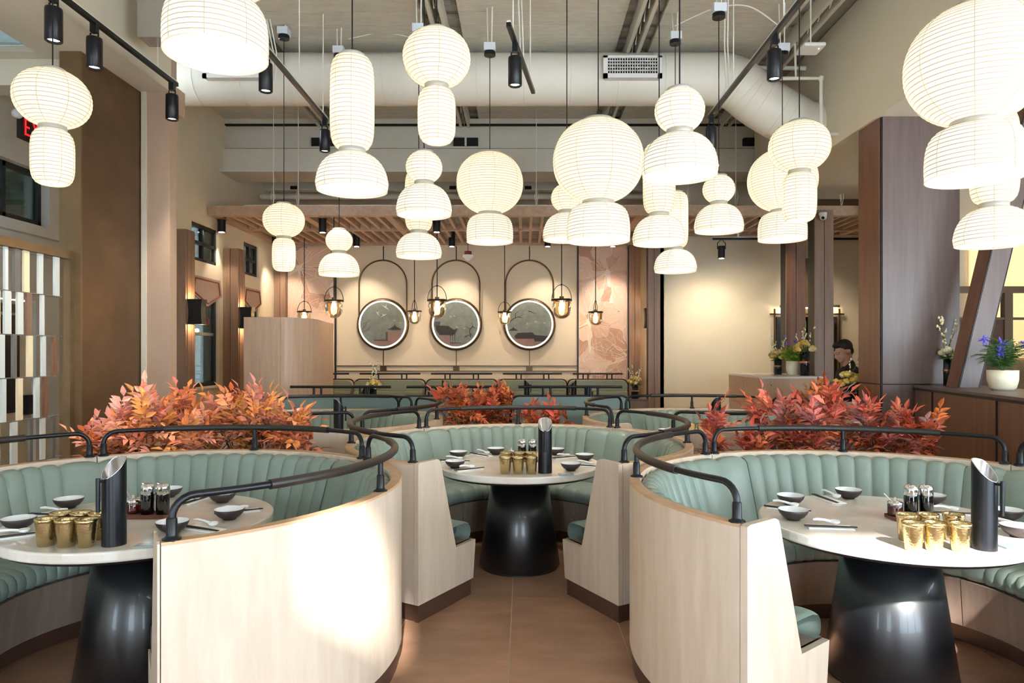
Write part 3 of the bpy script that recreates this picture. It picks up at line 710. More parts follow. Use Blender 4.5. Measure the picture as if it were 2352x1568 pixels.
track('track_light', 'black ceiling track left of centre ending beside the tall capsule lantern', (-2.155, 3.4), (-2.155, 7.56), [((ty(112) - 3.4) / 4.16, 60), (0.985, 60)], (0.5, 0.78, 0.97))
track('track_light', 'black ceiling track at right with two cylinder spots', (2.0, 3.2), (2.0, 7.45), [((ty(80) - 3.2) / 4.25, 60), (0.985, 60)], (0.5, 0.8))
track('track_light', 'short tilted black track with one spot near the ceiling centre', (-0.118, 5.35), (0.093, 6.74), [(0.22, 60)], (0.15, 0.85))
tr = T('track_light', 'horizontal black track along the beige rear wall with one spot', 'track light', (4.2, 11.3, 3.52), group='track lights')
p = at(1637, 548, 11.3); MB().box(p.x, 6.5, 11.28, 11.32, p.z - 0.02, p.z + 0.015).build('rail', 'black_metal', tr)
MB().box(p.x, 6.5, 11.285, 11.315, p.z + 0.015, p.z + 0.03).box(p.x + 0.4, p.x + 0.43, 11.29, 11.31, p.z, 3.6).box(6.0, 6.03, 11.29, 11.31, p.z, 3.6).build('top_strip', 'conduit', tr)
q = at(1657, 558, 11.3); MB().cyl((q.x, 11.3, 0), 0.055, q.z - 0.25, q.z - 0.05, 18).build('spot_head', 'black_metal', tr)
MB().tube([(q.x - 0.065, 11.3, q.z - 0.1), (q.x - 0.065, 11.3, q.z), (q.x, 11.3, q.z + 0.06), (q.x + 0.065, 11.3, q.z), (q.x + 0.065, 11.3, q.z - 0.1)], 0.007, 6).build('yoke', 'black_metal', tr)
MB().cyl((q.x, 11.3, 0), 0.04, q.z - 0.254, q.z - 0.25, 14).build('lens', 'lens', tr)
lamp('spot_lamp', 'SPOT', (q.x, 11.3, q.z - 0.27), 22, (1, 0.87, 0.7), tr, (q.x, 12.0, 1.3), 0.04, 110, 1.0)

# ================================================================== PAPER LANTERNS
def sup(t, n): return (abs(cos(t)) ** (2 / n)), (abs(sin(t)) ** (2 / n)) * (1 if sin(t) >= 0 else -1)
def full_profile(R, hh, n, rt, rb):
    """closed-ish shade: superellipse of radius R and half height hh, cut at radii rt (top) and rb (bottom)"""
    pts = []
    for i in range(241):
        t = -pi / 2 + pi * i / 240; x, y = sup(t, n); pts.append((R * x, hh * y))
    lo = [p for p in pts if p[1] < 0 and p[0] >= rb] ; hi = [p for p in pts if p[1] >= 0 and p[0] >= rt]
    return lo + hi
def dome_profile(R, h, n, rt, inset=0.96):
    pts = []
    for i in range(121):
        t = pi / 2 * i / 120; x, y = sup(t, n)
        if R * x >= rt: pts.append((R * x, h * y))
    k = h * 0.22
    return [(R * inset + (R - R * inset) * min(1, q[1] / k) ** 0.6, q[1]) if q[1] < k else q for q in pts]
def resample(prof, step):
    L_ = [0]
    for i in range(1, len(prof)): L_.append(L_[-1] + math.hypot(prof[i][0] - prof[i - 1][0], prof[i][1] - prof[i - 1][1]))
    n = max(4, round(L_[-1] / step)); out = []; j = 0
    for k in range(n + 1):
        d = L_[-1] * k / n
        while j < len(L_) - 2 and L_[j + 1] < d: j += 1
        t = (d - L_[j]) / max(1e-9, L_[j + 1] - L_[j]); out.append((prof[j][0] + (prof[j + 1][0] - prof[j][0]) * t, prof[j][1] + (prof[j + 1][1] - prof[j][1]) * t))
    return out
LT = {  # upper profile, lower profile, lower open?, neck radius
 'ball_dome': (full_profile(0.147, 0.134, 2.0, 0.075, 0.075), dome_profile(0.225, 0.25, 2.5, 0.075), True, 0.075),
 'capsule_dome': (full_profile(0.136, 0.295, 5.0, 0.08, 0.08), dome_profile(0.225, 0.24, 2.5, 0.08), True, 0.08),
 'globe_drum': (full_profile(0.35, 0.325, 2.1, 0.12, 0.12), dome_profile(0.245, 0.285, 4.2, 0.12, 0.985), True, 0.12),
 'squat_barrel': (full_profile(0.225, 0.19, 2.1, 0.08, 0.08), full_profile(0.125, 0.185, 4.0, 0.078, 0.075), False, 0.078)}
PAPER = {}
def shade_mesh(key, prof, step):
    if key in PAPER: return PAPER[key]
    pr = resample(prof, step); me = MB().lathe(pr, n=44).mesh('shade')
    rb = MB()
    for r, z in pr[1:-1]: rb.lathe([(r + 0.0006, z - 0.0024), (r + 0.002, z), (r + 0.0006, z + 0.0024)], n=44)
    for k in range(8):
        a = 2 * pi * k / 8 + 0.2; rb.tube([((r + 0.0008) * cos(a), (r + 0.0008) * sin(a), z) for r, z in pr], 0.0016, 4, caps=False)
    PAPER[key] = (me, rb.mesh('ribs'), pr); return PAPER[key]
def lantern(kind, label, cx, ybot, Y, zbox=None, bright=1.0, warm=True):
    """cx: axis, ybot: bottom rim (photo pixels) at depth Y"""
    up, lo, opened, rn = LT[kind]; q = at(cx, ybot, Y)
    hlo = max(p[1] for p in lo) - min(p[1] for p in lo); hup = max(p[1] for p in up) - min(p[1] for p in up)
    z_lo = q.z - min(p[1] for p in lo); z_neck = q.z + hlo; z_up = z_neck + 0.03 + hup / 2 if True else 0; z_up = z_neck + 0.03 - min(p[1] for p in up); z_top = z_neck + 0.03 + hup
    r = T('paper_lantern', label, 'lantern', (q.x, Y, q.z), group='paper lanterns')
    for key, prof, z, step in (('upper', up, z_up, 0.027), ('lower', lo, z_lo, 0.025)):
        me, mr, pr = shade_mesh(kind + key, prof, step)
        o = link(key + '_shade', me.copy() if False else me, 'paper_warm' if key == 'upper' or not opened else 'paper_white', r); o.location = (0, 0, z - q.z)
        o2 = link('ribs', mr, 'rib', o)
    MB().lathe([(rn - 0.012, 0.0), (rn + 0.004, 0.0), (rn + 0.004, 0.034), (rn - 0.012, 0.034)], (0, 0, hlo - 0.002), 32, closed=True).build('neck_ring', 'cap_metal', r, True)
    zt = z_top - q.z
    MB().lathe([(0, zt + 0.02), (rn - 0.01, zt + 0.02), (rn, zt + 0.014), (rn, zt - 0.006), (0, zt - 0.006)], n=32).build('top_cap', 'cap_metal', r, True)
    if opened:
        rb = lo[0][0]; MB().lathe([(0, 0.012), (rb - 0.004, 0.012)], n=40, smooth=False).build('diffuser', 'diffuser', r, True)
        MB().lathe([(rb - 0.002, -0.002), (rb + 0.003, -0.002), (rb + 0.003, 0.004), (rb - 0.002, 0.004)], n=44, closed=True).build('bottom_hoop', 'paper_white', r, True)
    else:
        MB().lathe([(0, 0.006), (0.073, 0.006)], n=28, smooth=False).build('diffuser', 'diffuser', r, True)
    zb = (zbox if zbox else 4.86) - q.z
    MB().tube([(0, 0, zt), (0, 0, zb)], 0.0045, 6).build('cord', 'black_metal', r, True)
    MB().cyl((0, 0, 0), 0.06, zb, zb + 0.04, 18, 0.06).build('canopy_cup', 'black_metal', r, True)
    MB().bbox(-0.06, 0.06, -0.06, 0.06, zb + 0.04, zb + 0.12, 0.006).build('junction_box', 'jbox', r, True)
    MB().tube([(0.02, 0, zb + 0.12), (0.025, 0, CEIL - q.z)], 0.008, 6).tube([(-0.02, 0, zb + 0.12), (-0.03, 0.02, CEIL - q.z)], 0.006, 6).build('conduit', 'conduit', r, True)
    zc = z_up - q.z; rr = 0.045
    lamp('bulb', 'POINT', (q.x, Y, z_up), {'ball_dome': 0.3, 'capsule_dome': 0.48, 'globe_drum': 1.5, 'squat_barrel': 0.5}[kind] * bright, (1, 0.91, 0.76), r, size=0.04)
    if not opened: lamp('bulb', 'POINT', (q.x, Y, q.z + hlo * 0.5), 0.34 * bright, (1, 0.9, 0.74), r, size=0.04)
    return r
lantern('squat_barrel', 'squat paper lantern over a small barrel shade in front of the bronze column', 121, 424, 4.56)
lantern('globe_drum', 'huge paper lantern at top left, only its drum in view', 497, 128, 3.43)
lantern('capsule_dome', 'tall capsule paper lantern over a dome shade left of centre', 809, 438, 4.37)
lantern('squat_barrel', 'bright squat paper lantern over a barrel shade near the top centre', 1003, 328, 4.62)
lantern('ball_dome', 'small ball and dome paper lantern directly below the bright squat one', 974, 494, 5.62)
lantern('capsule_dome', 'capsule paper lantern half hidden behind the small ball and dome lantern', 962, 590, 6.85, zbox=4.68)
lantern('globe_drum', 'yellowish globe paper lantern over a drum, alone right of the centre line', 1125, 556, 7.28, zbox=at(0, 128, 7.28).z)
lantern('ball_dome', 'ball and dome paper lantern half hidden behind the largest central globe', 1302, 551, 6.4)
lantern('globe_drum', 'largest central paper globe over a wide drum', 1374, 554, 5.36)
lantern('ball_dome', 'large white ball and dome paper lantern right of the central globe', 1561, 404, 4.12)
lantern('capsule_dome', 'capsule paper lantern below and behind the large white ball and dome', 1514, 560, 5.87)
lantern('capsule_dome', 'lowest capsule paper lantern, behind two others right of centre', 1551, 624, 7.4)
lantern('ball_dome', 'small ball and dome paper lantern left of the overlapping pair at right', 1651, 531, 6.41, zbox=4.66)
lantern('squat_barrel', 'squat paper lantern over a barrel shade at right, front of an overlapping pair', 1836, 508, 5.24)
lantern('globe_drum', 'paper globe and drum behind the squat lantern at right', 1797, 551, 7.2, zbox=at(0, 130, 7.2).z)
lantern('globe_drum', 'biggest paper globe at the upper right edge', 2240, 410, 3.78)
lantern('capsule_dome', 'paper lantern with a dome below the biggest globe at the right edge', 2283, 562, 4.39)
lantern('squat_barrel', 'small squat paper lantern over a barrel above the wooden host partition', 652, 622, 7.72, zbox=at(0, 90, 7.72).z)
lantern('ball_dome', 'small ball and dome paper lantern above the oak partition top right corner', 779, 632, 7.75)

# ================================================================== GLASS BELL PENDANTS
def pendant(label, cx, yring, Y, R, turn):
    q = at(cx, yring, Y); r = T('glass_pendant', label, 'pendant', (q.x, Y, q.z), group='glass bell pendants'); s = R / 0.14
    prof = [(0.128, 0.02), (0.128, -0.10), (0.122, -0.16), (0.104, -0.205), (0.07, -0.237), (0.035, -0.25), (0, -0.253)]
    MB().lathe([(a * s, z * s) for a, z in prof], n=30).build('glass_bell', 'glass_amber', r, True)
    MB().lathe([(0.128 * s, -0.012 * s), (0.142 * s, -0.012 * s), (0.142 * s, 0.012 * s), (0.128 * s, 0.012 * s)], n=30, closed=True).build('ring', 'black_metal', r, True)
    ca, sa = cos(turn), sin(turn)
    MB().tube([(0.135 * s * cos(pi * k / 14) * ca, 0.135 * s * cos(pi * k / 14) * sa, 0.21 * s * sin(pi * k / 14)) for k in range(15)], 0.005, 6).build('handle', 'black_metal', r, True)
    zc = 3.69 - q.z
    MB().tube([(0, 0, 0.0), (0, 0, zc)], 0.0075, 8).ball((0, 0, 0.21 * s), 0.016, 10, 6).build('rod', 'black_metal', r, True)
    MB().cyl((0, 0, 0), 0.03 * s, -0.01 * s, 0.05 * s, 12).box(-0.13 * s * ca - 0.006, 0.13 * s * ca + 0.006, -0.008, 0.008, -0.004, 0.004).build('socket', 'brass_dark', r, True)
    MB().lathe([(0.02 * s, -0.01 * s), (0.03 * s, -0.05 * s), (0.03 * s, -0.11 * s), (0.012 * s, -0.135 * s), (0, -0.137 * s)], n=14).build('bulb', 'filament', r, True)
    lamp('pendant_lamp', 'POINT', (q.x, Y, q.z - 0.08 * s), 5, (1, 0.78, 0.5), r, size=0.05)
pendant('small glass bell pendant in front of the left mural, just above the oak partition', 699, 716, 12.2, 0.125, 0.1)
pendant('larger glass bell pendant left of the left arch', 767, 691, 10.4, 0.142, 0.2)
pendant('small glass bell pendant between the left and middle arches', 952, 715, 12.2, 0.125, 1.35)
pendant('larger glass bell pendant overlapping the middle round painting', 1004, 690, 10.4, 0.148, 0.05)
pendant('small glass bell pendant overlapping the right round painting', 1159, 717, 12.2, 0.122, 0.3)
pendant('larger glass bell pendant right of the right arch', 1290, 689, 10.4, 0.155, 0.05)
pendant('small glass bell pendant in front of the right mural', 1368, 717, 12.2, 0.13, 1.2)

# ================================================================== ARCHED WALL ART
def flat(pts, y, m, name, parent, t=0.004):
    return MB().slab([(p[0], y, p[1]) for p in pts], (0, -t, 0)).build(name, m, parent)
def roof(cx, z, w, h, y, parent):
    pts = [(-1, 0.12), (-0.8, 0), (0.8, 0), (1, 0.12), (0.72, 0.14), (0.3, 0.42), (0.06, 0.62), (0, 1), (-0.06, 0.62), (-0.3, 0.42), (-0.72, 0.14)]
    flat([(cx + a * w, z + b_ * h) for a, b_ in pts], y, 'ink', 'painted_roof', parent)
def branch(pts, y, parent, r=0.006, m='ink'):
    MB().tube([(p[0], y, p[1]) for p in pts], [r * (1 - 0.75 * i / (len(pts) - 1)) for i in range(len(pts))], 5).build('painted_branch', m, parent)
def bird(x, z, s, y, parent, a=0.3):
    b = MB(); M = Matrix.Rotation(a, 3, 'Y')
    for pts in ([(0, 0), (0.9, 0.35), (0.2, 0.25)], [(0, 0), (-0.5, 0.75), (-0.05, 0.3)], [(-0.9, -0.25), (0, 0.05), (0.1, 0.28), (-0.1, 0.2)]):
        b.slab([Vector((x, y, z)) + M @ Vector((p[0] * s, 0, p[1] * s)) for p in pts], (0, -0.003, 0))
    b.build('painted_crane', 'crane', parent)
for k, (x, nm) in enumerate(((-2.633, 'left one, white cranes above'), (-1.267, 'middle one, big hall roof'), (0.106, 'right one, bare branches'))):
    r = T('arch_painting', 'arched wall frame with glowing round painting, ' + nm, 'wall art', (x, 12.95, 2.1), group='arched paintings'); cz = 2.103; y = 12.905
    MB().tube([(x - 0.445, 12.94, cz)] + [(x - 0.445 * cos(pi * i / 28), 12.94, 2.855 + 0.445 * sin(pi * i / 28)) for i in range(29)] + [(x + 0.445, 12.94, cz)], 0.014, 8).build('arch_frame', 'brass_dark', r)
    b = MB(); n = 56
    b.add([(x, y, cz)] + [(x + 0.42 * cos(2 * pi * i / n), y, cz + 0.42 * sin(2 * pi * i / n)) for i in range(n)], [(0, 1 + (i + 1) % n, 1 + i) for i in range(n)][::1]); b.f = [f[::-1] for f in b.f]
    b.build('canvas', 'painting', r)
    MB().tube([(x + 0.45 * cos(2 * pi * i / n), 12.95, cz + 0.45 * sin(2 * pi * i / n)) for i in range(n)], 0.04, 6, closed=True).build('drum_rim', 'brass_dark', r)
    MB().tube([(x + 0.43 * cos(2 * pi * i / n), 12.905, cz + 0.43 * sin(2 * pi * i / n)) for i in range(n)], 0.012, 8, closed=True).build('ring_light', 'led', r)
    y -= 0.002
    if k == 0:
        flat([(x + 0.08, cz - 0.16), (x + 0.36, cz - 0.13), (x + 0.3, cz - 0.28), (x + 0.15, cz - 0.38), (x - 0.02, cz - 0.395), (x - 0.2, cz - 0.34), (x - 0.16, cz - 0.31), (x + 0.08, cz - 0.31)], y, 'wash_pink', 'painted_wall', r)
        flat([(x - 0.16, cz - 0.285), (x + 0.06, cz - 0.285), (x + 0.06, cz - 0.14), (x + 0.1, cz - 0.14), (x + 0.1, cz - 0.31), (x - 0.16, cz - 0.31)], y - 0.002, 'ink_soft', 'painted_coping', r)
        roof(x + 0.23, cz - 0.1, 0.13, 0.12, y - 0.004, r)
        for p in (((-0.38, -0.1), (-0.3, 0.02), (-0.26, 0.1)), ((-0.38, 0.0), (-0.28, 0.05), (-0.2, 0.06)), ((-0.38, -0.14), (-0.26, -0.1), (-0.16, -0.12)), ((-0.3, -0.12), (-0.24, -0.06), (-0.18, -0.05))): branch([(x + a, cz + c) for a, c in p], y, r, 0.004, 'ink_soft')
        bird(x + 0.05, cz + 0.31, 0.09, y, r, 0.9); bird(x - 0.1, cz + 0.2, 0.0675, y, r, 1.2); bird(x + 0.03, cz + 0.16, 0.07500000000000001, y, r, -0.2); bird(x + 0.22, cz + 0.07, 0.03, y, r, 0.2); bird(x + 0.33, cz + 0.02, 0.025, y, r, 0.5)
    elif k == 1:
        flat([(x - 0.33, cz - 0.22), (x - 0.1, cz - 0.22), (x - 0.1, cz - 0.36), (x + 0.1, cz - 0.36), (x + 0.12, cz - 0.38), (x - 0.05, cz - 0.4), (x - 0.22, cz - 0.33)], y, 'wash_pink', 'painted_wall', r)
        flat([(x - 0.38, cz - 0.02), (x - 0.14, cz - 0.03), (x - 0.04, cz - 0.1), (x + 0.04, cz - 0.08), (x + 0.0, cz - 0.14), (x - 0.06, cz - 0.2), (x - 0.3, cz - 0.2), (x - 0.37, cz - 0.1)], y - 0.002, 'ink', 'painted_roof', r)
        flat([(x - 0.39, cz + 0.05), (x - 0.28, cz + 0.05), (x - 0.3, cz - 0.02), (x - 0.4, cz - 0.03)], y - 0.002, 'ink_soft', 'painted_roof', r)
        for dx in (-0.1, -0.06, -0.02): branch([(x + dx, cz - 0.16), (x + dx, cz - 0.36)], y - 0.004, r, 0.007)
        branch([(x - 0.1, cz - 0.35), (x + 0.2, cz - 0.35)], y - 0.004, r, 0.008)
        for p in (((0.16, -0.24), (0.24, -0.2), (0.3, -0.24)), ((0.28, -0.24), (0.26, -0.14), (0.26, -0.08), (0.18, -0.04)), ((0.26, -0.1), (0.32, -0.04), (0.29, 0.04)), ((0.3, -0.04), (0.38, -0.08)), ((0.26, -0.16), (0.32, -0.22))): branch([(x + a, cz + c) for a, c in p], y, r, 0.01)
        bird(x - 0.1, cz + 0.14, 0.03, y, r, 0.9); bird(x - 0.03, cz + 0.15, 0.03, y, r, 0.7); bird(x + 0.02, cz - 0.06, 0.035, y, r, 0.9); bird(x + 0.16, cz - 0.08, 0.03, y, r, 0.2)
    else:
        flat([(x - 0.3, cz - 0.27), (x + 0.08, cz - 0.27), (x + 0.1, cz - 0.34), (x + 0.22, cz - 0.34), (x + 0.1, cz - 0.4), (x - 0.08, cz - 0.4), (x - 0.24, cz - 0.33)], y, 'wash_pink', 'painted_wall', r)
        flat([(x - 0.28, cz - 0.22), (x - 0.22, cz - 0.16), (x + 0.05, cz - 0.15), (x + 0.1, cz - 0.2), (x + 0.34, cz - 0.22), (x + 0.28, cz - 0.32), (x + 0.1, cz - 0.32), (x + 0.08, cz - 0.27), (x - 0.26, cz - 0.27)], y - 0.002, 'ink', 'painted_roof', r)
        roof(x - 0.3, cz - 0.12, 0.1, 0.09, y - 0.004, r)
        for p in (((-0.38, 0.04), (-0.3, 0.1), (-0.2, 0.14), (-0.1, 0.2)), ((-0.26, 0.12), (-0.26, 0.2), (-0.18, 0.26)), ((-0.22, 0.14), (-0.12, 0.12)), ((-0.02, 0.25), (0.06, 0.22), (0.12, 0.2))): branch([(x + a, cz + c) for a, c in p], y, r, 0.009)
        for a, c in ((-0.04, 0.0), (0.12, 0.04), (0.28, 0.02)): bird(x + a, cz + c, 0.035, y, r, 0.2)
    for dx in (-0.15, 0.15): pass

# ================================================================== ROUND BOOTHS
RO, ZR = 1.245, 0.916
back_prof = [(1.19, 0.86), (1.182, 0.893), (1.155, 0.902), (1.12, 0.895), (1.09, 0.868), (1.065, 0.80), (1.02, 0.66), (0.975, 0.52), (0.945, 0.43), (0.96, 0.40)]
seat_prof = [(1.0, 0.462), (0.93, 0.47), (0.80, 0.474), (0.72, 0.472), (0.67, 0.458), (0.648, 0.43), (0.643, 0.395), (0.652, 0.362), (0.69, 0.352)]
def pillow(prof, da, bulge, nt=8):
    """one upholstered channel spanning the angle da, puffed towards the sitter"""
    vs_, m = [], len(prof); nrm = []
    for i in range(m):
        a, b = prof[max(i - 1, 0)], prof[min(i + 1, m - 1)]; dx, dz = b[0] - a[0], b[1] - a[1]; l = math.hypot(dx, dz); nrm.append((-abs(dz) / l if True else 0, 0))
    for j in range(nt + 1):
        t = j / nt; a = -da / 2 + da * t; puff = bulge * ((1 - abs(2 * t - 1) ** 3.0) - 1)
        for i, (r, z) in enumerate(prof):
            e = 1.0 if 0 < i < m - 1 else 0.2
            p0, p1 = prof[max(i - 1, 0)], prof[min(i + 1, m - 1)]; dx, dz = p1[0] - p0[0], p1[1] - p0[1]; l = math.hypot(dx, dz); nx, nz = dz / l, -dx / l
            rr, zz = r + nx * puff * e, z + nz * puff * e
            vs_.append((rr * cos(a), rr * sin(a), zz))
    fs_ = [(j * m + i, (j + 1) * m + i, (j + 1) * m + i + 1, j * m + i + 1) for j in range(nt) for i in range(m - 1)]
    return MB().add(vs_, fs_, True)
def rail_path(r, a0, a1, z0, z1, R=0.075):
    P = [(a0, z0, 0)]
    for i in range(7): t = pi / 2 * i / 6; P.append((a0 + R * (1 - cos(t)) / r, z1 - R + R * sin(t), 0))
    n = max(8, int(abs(a1 - a0) / radians(4)))
    b0, b1 = a0 + R / r, a1 - R / r
    for i in range(1, n): P.append((b0 + (b1 - b0) * i / n, z1, 0))
    for i in range(7): t = pi / 2 * (1 - i / 6); P.append((a1 - R * (1 - cos(t)) / r, z1 - R + R * sin(t), 0))
    P.append((a1, z0, 0))
    return [(r * cos(a), r * sin(a), z) for a, z, _ in P]
CH = {}
def booth(label, cx, cy, secs, ends, posts=1, rails=True):
    r = T('round_booth', label, 'booth', (cx, cy, 0), group='round booths')
    for a0d, a1d in secs:
        a0, a1 = radians(a0d), radians(a1d); n = int((a1d - a0d) / 3) + 2; g = radians(0.15)
        shell = [(RO, 0.1), (RO, ZR - 0.008), (RO - 0.007, ZR), (RO - 0.05, ZR), (RO - 0.056, ZR - 0.008), (RO - 0.056, 0.1)]
        MB().lathe(shell[:2], n=n, a0=a0 + g, a1=a1 - g).lathe(shell[1:5], n=n, a0=a0 + g, a1=a1 - g, smooth=False).lathe(shell[4:], n=n, a0=a0 + g, a1=a1 - g).lathe([shell[5], shell[0]], n=n, a0=a0 + g, a1=a1 - g)\
            .add([(p[0] * cos(a0 + g), p[0] * sin(a0 + g), p[1]) for p in shell], [tuple(range(6))]).add([(p[0] * cos(a1 - g), p[0] * sin(a1 - g), p[1]) for p in shell], [tuple(range(5, -1, -1))]).build('wood_shell', 'wood_light', r, True)
        MB().lathe([(RO - 0.05, ZR - 0.001), (RO - 0.052, ZR + 0.003), (RO - 0.004, ZR + 0.003), (RO + 0.001, ZR - 0.006)][::-1], n=n, a0=a0 + g, a1=a1 - g, smooth=False).build('top_rim', 'wood_rim', r, True)
        MB().lathe([(RO - 0.012, 0), (RO - 0.012, 0.1)], n=n, a0=a0, a1=a1).lathe([(0.715, 0.1), (0.715, 0)], n=n, a0=a0, a1=a1).build('plinth', 'plinth', r, True)
        MB().lathe([(0.99, 0.352), (0.645, 0.352), (0.672, 0.1), (0.99, 0.1)], n=n, a0=a0 + g, a1=a1 - g, smooth=False).build('seat_base', 'wood_base', r, True)
        wd = radians(10.5); k = max(3, round((a1d - a0d - 21) / 5.1)); da = (a1 - a0 - 2 * wd) / k; key = round(da, 5)
        if key not in CH: CH[key] = (pillow(back_prof, da, 0.016).mesh('back_channel'), pillow(seat_prof, da, 0.008).mesh('seat_channel'))
        if 'w' not in CH: CH['w'] = (pillow(back_prof, wd, 0.02, 10).mesh('back_channel'), pillow(seat_prof, wd, 0.01, 10).mesh('seat_channel'))
        angs = [(a0 + wd / 2, 'w')] + [(a0 + wd + da * (i + 0.5), key) for i in range(k)] + [(a1 - wd / 2, 'w')]
        for a, kk in angs:
            for q, nm in ((0, 'back_channel'), (1, 'seat_channel')):
                o = link(nm, CH[kk][q], 'vinyl', r); o.rotation_euler = (0, 0, a)
        if rails:
            e0, e1 = a0 + radians(1.8), a1 - radians(1.8); rr = RO - 0.035
            h = MB().tube(rail_path(rr, e0, e1, ZR, 1.066), 0.0135, 10).build('handrail', 'black_metal', r, True)
            s0, s1 = e0 + radians(16), e1 - radians(16); m = int((s1 - s0) / radians(3)) + 2
            MB().tube([(rr * cos(s0 + (s1 - s0) * i / m), rr * sin(s0 + (s1 - s0) * i / m), 1.066) for i in range(m + 1)], 0.0195, 12).build('grip_sleeve', 'black_grip', h, True)
            pa = [e0, e1] + [e0 + (e1 - e0) * (i + 1) / (posts + 1) for i in range(posts)]
            for i, a in enumerate(pa):
                x, y = rr * cos(a), rr * sin(a)
                b = MB().lathe([(0.032, ZR), (0.032, ZR + 0.008), (0.022, ZR + 0.011), (0.0185, ZR + 0.02), (0.0175, ZR + 0.075), (0.0135, ZR + 0.08)], (x, y, 0), 14)
                if i > 1: b.tube([(x, y, ZR + 0.07), (x, y, 1.06)], 0.0125, 10)
                b.build('post', 'black_metal', h, True)
    ep = [(RO, 0.1), (RO, ZR), (1.225, ZR + 0.006), (1.06, ZR + 0.006), (1.035, ZR - 0.004), (1.022, ZR - 0.03), (0.862, 0.345), (0.64, 0.345), (0.668, 0.1)]
    for ad, sg, *th_ in ends:
        th_ = th_[0] if th_ else 0.03; a = radians(ad); u = Vector((cos(a), sin(a), 0)); n_ = Vector((-sin(a), cos(a), 0)) * sg
        e = MB().slab([u * p[0] + Vector((0, 0, p[1])) for p in ep], n_ * th_).build('end_panel', 'wood_light', r, True)
        MB().slab([u * p[0] + Vector((0, 0, p[1])) for p in ((RO - 0.004, 0), (RO - 0.004, 0.1), (0.69, 0.1), (0.69, 0))], n_ * th_ * 0.85).build('plinth', 'plinth', r, True)
    return r
booth('round green booth around the centre table, directly facing the aisle', -0.031, 5.097, [(-61, 48), (48, 134), (134, 241)], [(241, 1), (299, -1)])
booth('round green booth at front left with its whitened outer wall toward the aisle', -1.861, 3.388, [(301.0, 402), (42, 131), (131, 221)], [(301.0, -1, 0.008), (221, 1)])
booth('round green booth at front right with sunlit table', 1.772, 3.355, [(-60, 31), (31, 119), (119, 219)], [(219, 1), (300, -1)])
booth('round booth behind the left orange shrubs, in front of the straight benches', -2.051, 6.83, [(303, 407), (47, 140), (215, 303)], [(140, 1), (215, -1)])
booth('round booth behind the right red shrubs beside the host desk', 1.835, 6.916, [(125, 213), (42, 125), (-30, 42), (240, 330)], [(213, 1), (240, -1)])

# ================================================================== STRAIGHT BENCHES
def bench(label, x0, x1, y, zp, zl, faces_us, m, nposts=2):
    r = T('bench', label, 'bench', ((x0 + x1) / 2, y, 0), group='straight benches')
    w_, c = x1 - x0, (x0 + x1) / 2; s = -1 if faces_us else 1; rad = 0.09
    # padded back inside a bent pipe frame
    def rr(x, z, h0, t0, t1, R):
        P = [(x[0], h0), (x[0], z - R)] + [(x[0] + R - R * cos(t), z - R + R * sin(t)) for t in [pi / 2 * i / 5 for i in range(1, 6)]] + [(x[1] - R + R * sin(t), z - R + R * cos(t)) for t in [pi / 2 * i / 5 for i in range(0, 6)]] + [(x[1], h0)]
        return MB().slab([(p[0], t0, p[1]) for p in P], (0, t1 - t0, 0))
    rr((x0 + 0.012, x1 - 0.012), zp - 0.008, 0.0, y - 0.02, y + 0.05, rad).build('back_board', m if not faces_us else 'wood_oak', r)
    rr((x0 + 0.02, x1 - 0.02), zp - 0.015, zp - 0.2, y + 0.05 * s, y + 0.15 * s, rad).build('head_cushion', m, r)
    MB().bbox(x0 + 0.02, x1 - 0.02, min(y + 0.05 * s, y + 0.2 * s), max(y + 0.05 * s, y + 0.2 * s), 0.44, zp - 0.205, 0.02).build('back_cushion', m, r)
    MB().bbox(x0 + 0.02, x1 - 0.02, min(y + 0.05 * s, y + 0.6 * s), max(y + 0.05 * s, y + 0.6 * s), 0.36, 0.47, 0.03).build('seat_cushion', m, r)
    MB().box(x0 + 0.03, x1 - 0.03, min(y + 0.05 * s, y + 0.55 * s), max(y + 0.05 * s, y + 0.55 * s), 0.0, 0.36).build('seat_box', 'wood_oak', r)
    P = [(x0, 0.0), (x0, zp - rad)] + [(x0 + rad - rad * cos(t), zp - rad + rad * sin(t)) for t in [pi / 2 * i / 6 for i in range(1, 7)]] + [(x1 - rad + rad * sin(t), zp - rad + rad * cos(t)) for t in [pi / 2 * i / 6 for i in range(0, 7)]] + [(x1, 0.0)]
    MB().tube([(p[0], y + 0.012, p[1]) for p in P], 0.014, 8).build('pipe_frame', 'black_metal', r)
    h = MB().tube([(x0 + 0.09, y, zl), (x1 - 0.09, y, zl)], 0.0165, 10).build('handrail', 'black_metal', r)
    for fx in ((0.3, 0.7) if nposts == 2 else (0.5,)):
        for d in (-0.045, 0.045): MB().tube([(x0 + fx * w_ + d, y, zp - 0.01), (x0 + fx * w_ + d, y, zl)], 0.014, 8).build('post', 'black_metal', h)
YA, YC = 8.45, 12.7
def bx(px_, Y): return (px_ - PX) * Y / F
for (xa, xb), lb in (((650, 915), 'left one of the front row'), ((917, 1172), 'middle one of the front row'), ((1174, 1446), 'right one of the front row')):
    bench('teal straight bench seen from behind, ' + lb, bx(xa, YA), bx(xb, YA), YA, 1.037, 1.15, False, 'vinyl_dark')
for (xa, xb), lb in (((652, 813), 'leftmost, partly behind the oak partition'), ((815, 977), 'second from left'), ((979, 1142), 'middle one, below the middle arch'), ((1144, 1302), 'fourth from left'), ((1304, 1441), 'rightmost, below the right mural')):
    bench('olive bench along the back wall, ' + lb, bx(xa, YC), bx(xb, YC), YC, 1.083, 1.188, True, 'vinyl_olive')

